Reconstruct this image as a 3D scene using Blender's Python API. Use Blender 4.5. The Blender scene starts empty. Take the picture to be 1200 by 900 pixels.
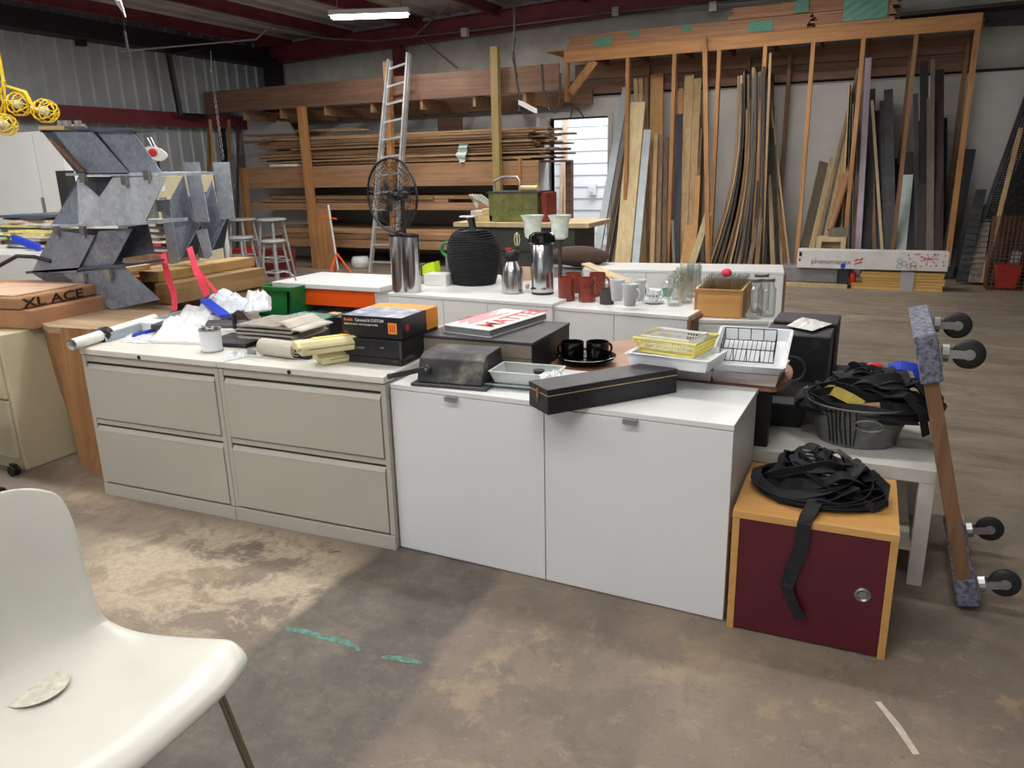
import bpy, bmesh, math, random
from mathutils import Vector, Matrix, noise
random.seed(7)
SC = bpy.context.scene
COL = SC.collection
PI = math.pi
# ------------------------------------------------------------------ camera
H = 1.5
FPX = 903.0
def _u(v): return v.normalized()
_d3 = _u(Vector((75, 3200, FPX)))
_d1 = Vector((-2000, -207, FPX))
_nx = _u(_d1 - _d3 * _d1.dot(_d3))
WX = -_nx; WZ = -_d3; WY = WZ.cross(WX)
RM = Matrix((WX, WY, WZ))                      # camera(x right,y down,z fwd) -> world
cam_d = bpy.data.cameras.new('camera'); cam = bpy.data.objects.new('camera', cam_d); COL.objects.link(cam)
cam_d.sensor_fit = 'HORIZONTAL'; cam_d.sensor_width = 36.0; cam_d.lens = 36.0 * FPX / 1200.0
cam_d.clip_start = 0.05; cam_d.clip_end = 200
right = RM @ Vector((1, 0, 0)); up = RM @ Vector((0, -1, 0)); back = RM @ Vector((0, 0, -1))
mw = Matrix((right, up, back)).transposed().to_4x4(); mw.translation = Vector((0, 0, H))
cam.matrix_world = mw
SC.camera = cam
def _ray(px, py): return RM @ _u(Vector((px - 600.0, py - 450.0, FPX)))
def at_z(px, py, z):
    r = _ray(px, py); t = (z - H) / r.z; return Vector((t * r.x, t * r.y, z))
def at_y(px, py, y):
    r = _ray(px, py); t = y / r.y; return Vector((t * r.x, y, H + t * r.z))
def at_x(px, py, x):
    r = _ray(px, py); t = x / r.x; return Vector((x, t * r.y, H + t * r.z))
# ------------------------------------------------------------------ world, exposure
SC.view_settings.view_transform = 'Standard'
SC.view_settings.look = 'None'
SC.view_settings.gamma = 1.0
SC.view_settings.use_curve_mapping = False
SC.view_settings.exposure = 0.08
SC.cycles.transparent_max_bounces = 40
wd = bpy.data.worlds.new('world'); SC.world = wd; wd.use_nodes = True
wd.node_tree.nodes['Background'].inputs[0].default_value = (0.98, 0.98, 1.0, 1)
wd.node_tree.nodes['Background'].inputs[1].default_value = 0.9
LAMP_W = 42.0
CHX, CHY, CHR = -1.43, .88, 0.05
# (x, y, z, length, watts) ceiling fluorescent rows
LAMPS = [(-3.6, 0.6, 3.45, 2.4, .8), (-0.6, 0.6, 3.55, 2.4, .85), (-3.6, 3.4, 3.45, 2.4, 1.0), (-0.8, 3.6, 3.55, 2.4, 0.9),
         (-6.2, 6.2, 3.38, 2.4, 1.3), (-2.9, 6.6, 3.48, 2.4, 1.3), (-2.0, 9.3, 3.55, 2.4, 1.35), (-7.4, 2.6, 3.35, 2.4, 2.6),
         (-1.8, -2.0, 3.5, 2.4, 1.1)]
# ------------------------------------------------------------------ mesh kit
class MB:
    def __init__(s): s.v = []; s.f = []
    def add(s, vs, fs):
        n = len(s.v); s.v += [Vector(v) for v in vs]; s.f += [tuple(i + n for i in f) for f in fs]; return s
    def hexa(s, p):    # 8 pts: bottom 4 ccw, top 4 ccw
        return s.add(p, [(3, 2, 1, 0), (4, 5, 6, 7), (0, 1, 5, 4), (1, 2, 6, 5), (2, 3, 7, 6), (3, 0, 4, 7)])
    def box(s, x0, x1, y0, y1, z0, z1):
        return s.hexa([(x0, y0, z0), (x1, y0, z0), (x1, y1, z0), (x0, y1, z0), (x0, y0, z1), (x1, y0, z1), (x1, y1, z1), (x0, y1, z1)])
    def taper(s, x0, x1, y0, y1, z0, z1, dx, dy):
        return s.hexa([(x0 + dx, y0 + dy, z0), (x1 - dx, y0 + dy, z0), (x1 - dx, y1 - dy, z0), (x0 + dx, y1 - dy, z0), (x0, y0, z1), (x1, y0, z1), (x1, y1, z1), (x0, y1, z1)])
    def plank(s, p0, p1, w, t):  # bar from p0 to p1; w,t full width vectors
        p0 = Vector(p0); p1 = Vector(p1); w = Vector(w) / 2; t = Vector(t) / 2
        return s.hexa([p0 - w - t, p0 + w - t, p0 + w + t, p0 - w + t, p1 - w - t, p1 + w - t, p1 + w + t, p1 - w + t])
    def prism(s, poly, ext):
        n = len(poly); P = [Vector(p) for p in poly]; e = Vector(ext)
        s.add(P + [p + e for p in P], [tuple(range(n - 1, -1, -1)), tuple(range(n, 2 * n))] + [(i, (i + 1) % n, n + (i + 1) % n, n + i) for i in range(n)])
        return s
    def tube(s, pts, r, seg=8, caps=True, closed=False):
        pts = [Vector(p) for p in pts]; n = len(pts); base = len(s.v); prev = None; rs = r if isinstance(r, (list, tuple)) else [r] * n
        for i, p in enumerate(pts):
            if closed: d = (pts[(i + 1) % n] - pts[i - 1])
            else: d = (pts[min(i + 1, n - 1)] - pts[max(i - 1, 0)])
            d = d.normalized() if d.length > 1e-9 else Vector((0, 0, 1))
            if prev is None:
                a = Vector((0, 0, 1)) if abs(d.z) < 0.9 else Vector((1, 0, 0)); x = d.cross(a).normalized()
            else:
                x = prev - d * prev.dot(d); x = x.normalized() if x.length > 1e-6 else d.orthogonal().normalized()
            prev = x; y = d.cross(x)
            for k in range(seg):
                a = 2 * PI * k / seg; s.v.append(p + (x * math.cos(a) + y * math.sin(a)) * rs[i])
        m = n if closed else n - 1
        for i in range(m):
            j = (i + 1) % n
            for k in range(seg):
                k2 = (k + 1) % seg
                s.f.append((base + i * seg + k, base + i * seg + k2, base + j * seg + k2, base + j * seg + k))
        if caps and not closed:
            s.f.append(tuple(base + k for k in range(seg - 1, -1, -1))); s.f.append(tuple(base + (n - 1) * seg + k for k in range(seg)))
        return s
    def lathe(s, prof, seg=24, c=(0, 0, 0), cap0=True, cap1=True):   # prof [(r,z)]
        c = Vector(c); base = len(s.v); n = len(prof)
        for r, z in prof:
            for k in range(seg):
                a = 2 * PI * k / seg; s.v.append(c + Vector((r * math.cos(a), r * math.sin(a), z)))
        for i in range(n - 1):
            for k in range(seg):
                k2 = (k + 1) % seg; s.f.append((base + i * seg + k, base + i * seg + k2, base + (i + 1) * seg + k2, base + (i + 1) * seg + k))
        if cap0 and prof[0][0] > 1e-5: s.f.append(tuple(base + k for k in range(seg - 1, -1, -1)))
        if cap1 and prof[-1][0] > 1e-5: s.f.append(tuple(base + (n - 1) * seg + k for k in range(seg)))
        return s
    def ribbon(s, pts, w, t=0.002, side=None):
        pts = [Vector(p) for p in pts]; n = len(pts); base = len(s.v)
        for i, p in enumerate(pts):
            d = (pts[min(i + 1, n - 1)] - pts[max(i - 1, 0)]).normalized()
            sd = Vector(side[i] if isinstance(side, list) else (side or (0, 1, 0)))
            sd = (sd - d * sd.dot(d)); sd = sd.normalized() if sd.length > 1e-6 else d.orthogonal().normalized()
            nn = d.cross(sd) * t / 2; sd = sd * w / 2
            s.v += [p - sd - nn, p + sd - nn, p + sd + nn, p - sd + nn]
        for i in range(n - 1):
            for k in range(4):
                k2 = (k + 1) % 4; s.f.append((base + 4 * i + k, base + 4 * i + k2, base + 4 * i + 4 + k2, base + 4 * i + 4 + k))
        s.f.append((base + 3, base + 2, base + 1, base)); e = base + 4 * (n - 1); s.f.append((e, e + 1, e + 2, e + 3))
        return s
    def grid(s, rows):    # rows of points -> surface
        base = len(s.v); m = len(rows[0])
        for r in rows: s.v += [Vector(p) for p in r]
        for i in range(len(rows) - 1):
            for j in range(m - 1): s.f.append((base + i * m + j, base + i * m + j + 1, base + (i + 1) * m + j + 1, base + (i + 1) * m + j))
        return s
    def ball(s, c, r, seg=14, sc=(1, 1, 1), jit=0, freq=3.0, floor=None):
        c = Vector(c); base = len(s.v); R = seg // 2
        for i in range(R + 1):
            th = PI * i / R
            for k in range(seg):
                a = 2 * PI * k / seg; d = Vector((math.sin(th) * math.cos(a) * sc[0], math.sin(th) * math.sin(a) * sc[1], math.cos(th) * sc[2]))
                q = c + d * r * (1 + (jit * noise.noise((c + d * r) * freq / max(r, .01) * .3) if jit else 0))
                if floor is not None and q.z < floor: q.z = floor
                s.v.append(q)
        for i in range(R):
            for k in range(seg):
                k2 = (k + 1) % seg; s.f.append((base + i * seg + k, base + (i + 1) * seg + k, base + (i + 1) * seg + k2, base + i * seg + k2))
        return s
    def rot(s, m, c=(0, 0, 0)):
        c = Vector(c); s.v = [m @ (v - c) + c for v in s.v]; return s
    def move(s, d): d = Vector(d); s.v = [v + d for v in s.v]; return s
def RZ(a): return Matrix.Rotation(a, 3, 'Z')
def RX(a): return Matrix.Rotation(a, 3, 'X')
def RY(a): return Matrix.Rotation(a, 3, 'Y')
def mesh_obj(name, mb, mat, smooth=False, bevel=0.0, solid=0.0, sub=0):
    me = bpy.data.meshes.new(name); me.from_pydata([tuple(v) for v in mb.v], [], mb.f)
    bm = bmesh.new(); bm.from_mesh(me); bmesh.ops.remove_doubles(bm, verts=bm.verts, dist=1e-6); bmesh.ops.recalc_face_normals(bm, faces=bm.faces); bm.to_mesh(me); bm.free()
    me.materials.append(M(mat) if isinstance(mat, str) else mat)
    if smooth:
        for p in me.polygons: p.use_smooth = True
        try: me.set_sharp_from_angle(angle=math.radians(40))
        except Exception: pass
    o = bpy.data.objects.new(name, me); COL.objects.link(o)
    if solid: m = o.modifiers.new('s', 'SOLIDIFY'); m.thickness = solid; m.offset = 0
    if sub: m = o.modifiers.new('u', 'SUBSURF'); m.levels = sub; m.render_levels = sub
    if bevel: m = o.modifiers.new('b', 'BEVEL'); m.width = bevel; m.segments = 2; m.limit_method = 'ANGLE'
    return o
def tagit(o, label, cat, group=None):
    o['label'] = label; o['category'] = cat
    if group: o['group'] = group
class Thing:
    def __init__(s, name, label, cat, loc=(0, 0, 0), rz=0.0, group=None):
        s.e = bpy.data.objects.new(name, None); COL.objects.link(s.e); s.e.empty_display_size = .1
        s.e.location = loc; s.e.rotation_euler = (0, 0, rz); tagit(s.e, label, cat, group)
        s.inv = (Matrix.Translation(Vector(loc)) @ Matrix.Rotation(rz, 4, 'Z')).inverted()
    def part(s, name, mb, mat, parent=None, label=None, **k):
        o = mesh_obj(name, mb, mat, **k); o.parent = parent or s.e
        if label: o['label'] = label
        return o
    def partw(s, name, mb, mat, parent=None, label=None, **k):   # mesh given in world coordinates
        mb.v = [s.inv @ v for v in mb.v]; return s.part(name, mb, mat, parent, label, **k)
def solo(name, mb, mat, label, cat, group=None, **k):            # one-mesh thing, world coords
    xs = [v.x for v in mb.v]; ys = [v.y for v in mb.v]; zs = [v.z for v in mb.v]
    c = Vector(((min(xs) + max(xs)) / 2, (min(ys) + max(ys)) / 2, min(zs)))
    mb.v = [v - c for v in mb.v]; o = mesh_obj(name, mb, mat, **k); o.location = c; tagit(o, label, cat, group); return o
def struct(name, mb, mat, **k):
    o = mesh_obj(name, mb, mat, **k); o['kind'] = 'structure'; return o
def clone(root, loc, rz=None, label=None, group=None):
    r = root.copy(); COL.objects.link(r); r.location = loc
    if rz is not None: r.rotation_euler = (0, 0, rz)
    if label: r['label'] = label
    if group: r['group'] = group
    for ch in list(root.children):
        c = ch.copy(); COL.objects.link(c); c.parent = r
        for g in ch.children:
            d = g.copy(); COL.objects.link(d); d.parent = c
    return r
def text_mesh(parent, name, body, mat, size, loc, rot, align='LEFT', extr=0.0004, sx=1.0):
    cu = bpy.data.curves.new(name + '_c', 'FONT'); cu.body = body; cu.size = size; cu.extrude = extr; cu.align_x = align; cu.resolution_u = 2; cu.offset = size * 0.015
    to = bpy.data.objects.new(name + '_t', cu); COL.objects.link(to)
    me = bpy.data.meshes.new_from_object(to); bpy.data.objects.remove(to)
    for v in me.vertices: v.co.x *= sx
    me.materials.clear(); me.materials.append(M(mat))
    o = bpy.data.objects.new(name, me); COL.objects.link(o); o.location = loc
    o.rotation_euler = rot; o.parent = parent; return o
# ------------------------------------------------------------------ materials
def lin(c):
    c = c / 255.0; return c / 12.92 if c <= 0.04045 else ((c + 0.055) / 1.055) ** 2.4
def L3(c): return (lin(c[0]), lin(c[1]), lin(c[2]), 1)
_M = {}
class NB:
    def __init__(s, name):
        s.m = bpy.data.materials.new(name); s.m.use_nodes = True; s.t = s.m.node_tree; s.n = s.t.nodes; s.b = s.n['Principled BSDF']
        s.tc = None
    def node(s, t, **k):
        n = s.n.new(t)
        for a, b in k.items(): setattr(n, a, b)
        return n
    def link(s, a, b): s.t.links.new(a, b)
    def coord(s, scale=(1, 1, 1), out='Object', rot=(0, 0, 0)):
        if s.tc is None: s.tc = s.node('ShaderNodeTexCoord')
        mp = s.node('ShaderNodeMapping'); mp.inputs['Scale'].default_value = scale; mp.inputs['Rotation'].default_value = rot; s.link(s.tc.outputs[out], mp.inputs[0]); return mp.outputs[0]
    def noise(s, co, scale, detail=4, rough=.55, dist=0):
        n = s.node('ShaderNodeTexNoise'); n.inputs['Scale'].default_value = scale; n.inputs['Detail'].default_value = detail; n.inputs['Roughness'].default_value = rough; n.inputs['Distortion'].default_value = dist
        s.link(co, n.inputs['Vector']); return n.outputs['Fac']
    def ramp(s, f, stops):
        r = s.node('ShaderNodeValToRGB'); e = r.color_ramp.elements
        while len(e) < len(stops): e.new(.5)
        for i, (p, c) in enumerate(stops): e[i].position = p; e[i].color = c if len(c) == 4 else L3(c)
        s.link(f, r.inputs[0]); return r.outputs[0]
    def mix(s, f, a, b, mode='MIX'):
        m = s.node('ShaderNodeMix', data_type='RGBA', blend_type=mode)
        for sock, v in ((m.inputs[0], f), (m.inputs[6], a), (m.inputs[7], b)):
            if isinstance(v, (int, float)): sock.default_value = v
            elif isinstance(v, tuple): sock.default_value = v if len(v) == 4 else L3(v)
            else: s.link(v, sock)
        return m.outputs[2]
    def math(s, op, a, b=None, c=None):
        m = s.node('ShaderNodeMath', operation=op)
        for i, v in enumerate((a, b, c)):
            if v is None: continue
            if isinstance(v, (int, float)): m.inputs[i].default_value = v
            else: s.link(v, m.inputs[i])
        return m.outputs[0]
    def bump(s, h, st=.3, d=.01):
        b = s.node('ShaderNodeBump'); b.inputs['Strength'].default_value = st; b.inputs['Distance'].default_value = d; s.link(h, b.inputs['Height']); s.link(b.outputs[0], s.b.inputs['Normal'])
    def set(s, col=None, rough=None, metal=None, **k):
        if col is not None:
            if isinstance(col, tuple): s.b.inputs['Base Color'].default_value = col if len(col) == 4 else L3(col)
            else: s.link(col, s.b.inputs['Base Color'])
        if rough is not None:
            if isinstance(rough, (int, float)): s.b.inputs['Roughness'].default_value = rough
            else: s.link(rough, s.b.inputs['Roughness'])
        if metal is not None: s.b.inputs['Metallic'].default_value = metal
        for a, v in k.items(): s.b.inputs[a].default_value = v
        return s
    def jitter(s, col, amt=.25):       # per-object tone
        oi = s.node('ShaderNodeObjectInfo'); h = s.node('ShaderNodeHueSaturation')
        s.link(s.math('MULTIPLY_ADD', oi.outputs['Random'], 2 * amt, 1 - amt), h.inputs['Value']); s.link(col, h.inputs['Color']); return h.outputs[0]
def paint(name, c, rough=.45, metal=0, var=.06, scale=6, bump=0, jit=0, **k):
    def f():
        n = NB(name); co = n.coord(); a = n.noise(co, scale, 5, .6)
        lo = tuple(max(0, int(v * (1 - var))) for v in c); hi = tuple(min(255, int(v * (1 + var))) for v in c)
        col = n.ramp(a, [(.3, lo), (.7, hi)])
        if jit: col = n.jitter(col, jit)
        n.set(col, rough, metal, **k)
        if bump: n.bump(n.noise(co, scale * 6, 4), bump, .005)
        return n.m
    _M[name] = f
def wood(name, c1, c2, axis='Z', rough=.65, jit=.15, scale=1.0):
    def f():
        n = NB(name); s = {'X': (1.2, 22, 22), 'Y': (22, 1.2, 22), 'Z': (22, 22, 1.2)}[axis]; s = tuple(v * scale for v in s)
        co = n.coord(s); oi = n.node('ShaderNodeObjectInfo')
        va = n.node('ShaderNodeVectorMath', operation='ADD'); n.link(co, va.inputs[0]); cm = n.node('ShaderNodeCombineXYZ')
        for i in range(3): n.link(n.math('MULTIPLY', oi.outputs['Random'], 37.0 + i * 11), cm.inputs[i])
        n.link(cm.outputs[0], va.inputs[1]); a = n.noise(va.outputs[0], 1.0, 5, .62, .6)
        a2 = n.noise(n.coord((1, 1, 1)), 2.3, 3)
        col = n.ramp(a, [(.28, c1), (.72, c2)]); col = n.mix(n.math('MULTIPLY', a2, .35), col, tuple(int(v * .6) for v in c1))
        n.set(n.jitter(col, jit), rough); n.bump(a, .25, .004); return n.m
    _M[name] = f
def M(name):
    v = _M[name]
    if callable(v): v = _M[name] = v()
    return v
def emis(name, c, st):
    def f():
        n = NB(name); n.set(c, .5); n.b.inputs['Emission Color'].default_value = L3(c); n.b.inputs['Emission Strength'].default_value = st; return n.m
    _M[name] = f
def glass(name, c, alpha=.35, rough=.05):
    def f():
        n = NB(name); tr = n.node('ShaderNodeBsdfTransparent'); tr.inputs[0].default_value = L3(c); n.set(c, rough, 0, **{'Specular IOR Level': .9}); mx = n.node('ShaderNodeMixShader')
        lw = n.node('ShaderNodeLayerWeight'); lw.inputs[0].default_value = .35
        n.link(n.math('MULTIPLY_ADD', lw.outputs['Facing'], .75, alpha), mx.inputs[0]); n.link(tr.outputs[0], mx.inputs[1]); n.link(n.b.outputs[0], mx.inputs[2]); n.link(mx.outputs[0], n.n['Material Output'].inputs[0]); return n.m
    _M[name] = f
def clearglass(name, a):
    def f():
        n = NB(name); tr = n.node('ShaderNodeBsdfTransparent'); tr.inputs[0].default_value = (.955, .97, .965, 1); gl = n.node('ShaderNodeBsdfGlossy'); gl.inputs['Roughness'].default_value = .06; mx = n.node('ShaderNodeMixShader'); lw = n.node('ShaderNodeLayerWeight'); lw.inputs[0].default_value = .4
        n.link(n.math('MULTIPLY_ADD', n.math('POWER', lw.outputs['Facing'], 1.6), .8, a), mx.inputs[0]); n.link(tr.outputs[0], mx.inputs[1]); n.link(gl.outputs[0], mx.inputs[2]); n.link(mx.outputs[0], n.n['Material Output'].inputs[0]); return n.m
    _M[name] = f
def galv(name, lo, hi, sc=45, metal=.55, rough=.42):
    def f():
        n = NB(name); co = n.coord(); v = n.node('ShaderNodeTexVoronoi'); v.inputs['Scale'].default_value = sc; n.link(co, v.inputs['Vector'])
        sp = n.node('ShaderNodeSeparateColor'); n.link(v.outputs['Color'], sp.inputs[0]); a = n.noise(co, 3.5, 6, .65)
        g = n.math('ADD', n.math('MULTIPLY', sp.outputs[0], .14), n.math('MULTIPLY', a, .92))
        n.set(n.ramp(g, [(.3, lo), (.75, hi)]), rough, metal); return n.m
    _M[name] = f
paint('drywall', (212, 210, 208), .85, var=.05, scale=1.2); paint('vinyl', (205, 205, 200), .6, var=.12, scale=1.5, bump=.4)
paint('siding', (178, 184, 190), .45, .15, var=.06, scale=2); paint('roofpanel', (190, 190, 188), .5, .1, var=.1, scale=1)
paint('redsteel', (112, 44, 52), .55, var=.15, scale=3); paint('darksteel', (38, 32, 40), .55, var=.15, scale=3)
paint('white', (226, 228, 228), .35, var=.015, scale=3); paint('whitedoor', (226, 228, 232), .38, var=.012, scale=2)
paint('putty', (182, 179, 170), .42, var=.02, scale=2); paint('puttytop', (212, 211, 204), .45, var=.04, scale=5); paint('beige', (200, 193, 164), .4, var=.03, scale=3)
paint('black', (22, 22, 24), .45, var=.2); paint('blackgloss', (12, 12, 13), .12, var=.2); paint('blackcloth', (20, 21, 26), .9, var=.35, scale=20, bump=.5)
paint('rubber', (30, 30, 32), .6, var=.2); paint('gap', (40, 39, 38), .8); paint('steel', (190, 190, 192), .22, 1.0, var=.05); paint('zinc', (165, 165, 165), .35, .8, var=.1)
paint('grey', (128, 130, 134), .5); paint('stoolgrey', (150, 153, 154), .5, var=.1, scale=9); paint('laminate', (226, 226, 224), .3, var=.02)
paint('orange', (238, 92, 22), .4, var=.03); paint('green', (20, 122, 62), .4); paint('blue', (32, 64, 200), .4); paint('tapeblue', (40, 96, 190), .6); paint('pink', (228, 62, 92), .6)
paint('alum', (196, 198, 200), .35, .5, var=.08); paint('mailer', (196, 204, 216), .45, var=.08, scale=14); paint('paper', (218, 218, 216), .7, var=.04, jit=.08); paint('plasticwhite', (226, 228, 226), .3, var=.02); paint('burgundy', (84, 20, 36), .4, var=.08, scale=8)
paint('cream', (226, 218, 170), .35, var=.03); paint('yellow', (236, 222, 120), .4); paint('lime', (200, 232, 40), .4); paint('cageyellow', (232, 200, 40), .4)
paint('chair', (216, 216, 209), .28, var=.02, scale=4); paint('chrome', (150, 140, 128), .25, 1.0); paint('red', (200, 36, 40), .4); paint('darkred', (120, 40, 34), .45)
paint('teal', (60, 150, 130), .7); paint('olive', (104, 108, 58), .5, var=.2, scale=12); paint('darkolive', (60, 64, 58), .5, var=.12)
paint('felt', (150, 146, 138), .95, var=.08, scale=20, bump=.4); paint('feltlight', (196, 190, 178), .95, var=.06); paint('cardboard', (164, 122, 90), .8, var=.08); paint('cardlid', (204, 172, 146), .8, var=.06)
paint('charcoal', (58, 59, 62), .5, var=.25, scale=7); paint('ceramicwhite', (226, 230, 236), .2, var=.02); paint('ceramicgreen', (90, 150, 120), .25)
paint('mugred', (128, 50, 34), .35, var=.25, scale=14); paint('mugdark', (70, 66, 62), .7, var=.1); paint('cushion', (74, 58, 48), .9, var=.1); paint('carpet', (104, 106, 122), .95, var=.45, scale=60, bump=.6)
paint('greenboard', (60, 118, 100), .5, var=.1, scale=12); paint('navy', (36, 42, 56), .5); paint('palemint', (190, 205, 200), .5); paint('lavender', (172, 160, 176), .4)
paint('graywhite', (170, 180, 186), .35, .3); paint('plum', (58, 46, 43), .6); paint('kodakorange', (235, 150, 40), .5); paint('boxdark', (24, 24, 28), .35, var=.15); paint('whiteink', (225, 225, 225), .6)
paint('tan', (205, 180, 130), .7, var=.08, scale=8, jit=.1); paint('skin', (205, 170, 150), .7); paint('tablewood', (158, 112, 84), .35, var=.08); paint('pinktray', (214, 200, 200), .35)
paint('meshdark', (52, 50, 50), .6, .4, var=.3, scale=20); paint('wirebrown', (110, 78, 62), .6, .3); paint('paperjit', (206, 200, 190), .7, jit=.22); paint('frost', (205, 212, 204), .45, var=.12, scale=20)
for i, c in enumerate([(170, 60, 50), (200, 190, 120), (70, 80, 100), (210, 205, 195), (120, 100, 80), (190, 170, 150), (60, 60, 62), (150, 170, 120)]): paint('book%d' % i, c, .6, var=.1, scale=20, jit=.15)
emis('tubelight', (255, 250, 240), 14.0)
clearglass('clear', .05); glass('wrap', (225, 230, 235), .45, .25); clearglass('jar', .09); glass('tubclear', (228, 232, 232), .35, .2)
paint('taupe', (128, 118, 104), .6); paint('brass', (170, 140, 80), .35, .8); paint('leather', (26, 27, 32), .4, var=.25, scale=12, bump=.3); paint('strapblack', (24, 25, 30), .8, var=.3, scale=30)
paint('tablewhite', (208, 206, 200), .4, var=.05, scale=6); paint('mustard', (200, 180, 90), .6); paint('speakerbody', (56, 57, 62), .55, var=.08); _M['tealpaint'] = lambda: (lambda n: (n.set(n.ramp(n.noise(n.coord(), 34, 6, .75), [(.42, (104, 100, 94)), (.50, (92, 138, 126)), (.62, (96, 160, 146))]), .85), n.m)[1])(NB('tealpaint')); paint('chalk', (196, 184, 170), .9, var=.1, scale=30); paint('scuff', (206, 204, 190), .7, var=.08, scale=60)
def _worn():
    n = NB('wornblack'); co = n.coord(); a = n.noise(co, 9, 6, .7); n.set(n.ramp(a, [(.42, (34, 35, 40)), (.55, (62, 62, 62)), (.68, (118, 114, 104))]), .5, .2); return n.m
_M['wornblack'] = _worn
def _sky():
    n = NB('skyprint'); co = n.coord(); a = n.noise(co, 16, 6, .6); n.set(n.ramp(a, [(.38, (92, 104, 134)), (.55, (150, 160, 182)), (.65, (206, 210, 218))]), .3); return n.m
_M['skyprint'] = _sky
glass('tealwrap', (120, 190, 170), .55, .25)
wood('pinex', (138, 100, 70), (184, 144, 108), 'X'); wood('pinez', (156, 104, 60), (208, 156, 102), 'Z'); wood('goldx', (168, 116, 68), (212, 158, 104), 'X'); wood('oldbeam', (112, 80, 64), (156, 120, 98), 'X'); wood('palez', (196, 172, 128), (226, 208, 168), 'Z')
wood('brownz', (98, 78, 60), (146, 118, 90), 'Z', jit=.3); wood('tanz', (170, 138, 98), (212, 182, 138), 'Z', jit=.2); wood('orangez', (186, 134, 78), (218, 170, 110), 'Z'); wood('lumberx', (128, 98, 70), (196, 156, 116), 'X', jit=.35)
wood('greyz', (104, 98, 88), (140, 132, 118), 'Z', jit=.25); wood('bundlex', (150, 108, 80), (200, 150, 114), 'X', jit=.18); wood('stumpz', (134, 88, 50), (196, 148, 98), 'Z', scale=.7); wood('slabtop', (150, 122, 94), (204, 178, 144), 'X', scale=.6)
wood('timberx', (142, 108, 66), (196, 160, 108), 'X', scale=.7); wood('yellowx', (206, 160, 86), (232, 190, 116), 'X', jit=.08); wood('boxwood', (206, 150, 82), (226, 176, 108), 'X', jit=.03, scale=.8, rough=.45); wood('stainwood', (112, 80, 56), (158, 118, 84), 'Z'); wood('postz', (150, 128, 80), (182, 156, 100), 'Z')
galv('galv', (104, 112, 128), (166, 176, 192), 60, .3); galv('galvlit', (150, 160, 172), (218, 226, 236), 40, .25); galv('galvshade', (66, 70, 80), (112, 118, 130), 60, .35); galv('tub', (84, 86, 86), (134, 136, 134), 30)  # one galvanized metal in plain, lit and shaded tones; light put into the colour
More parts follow.
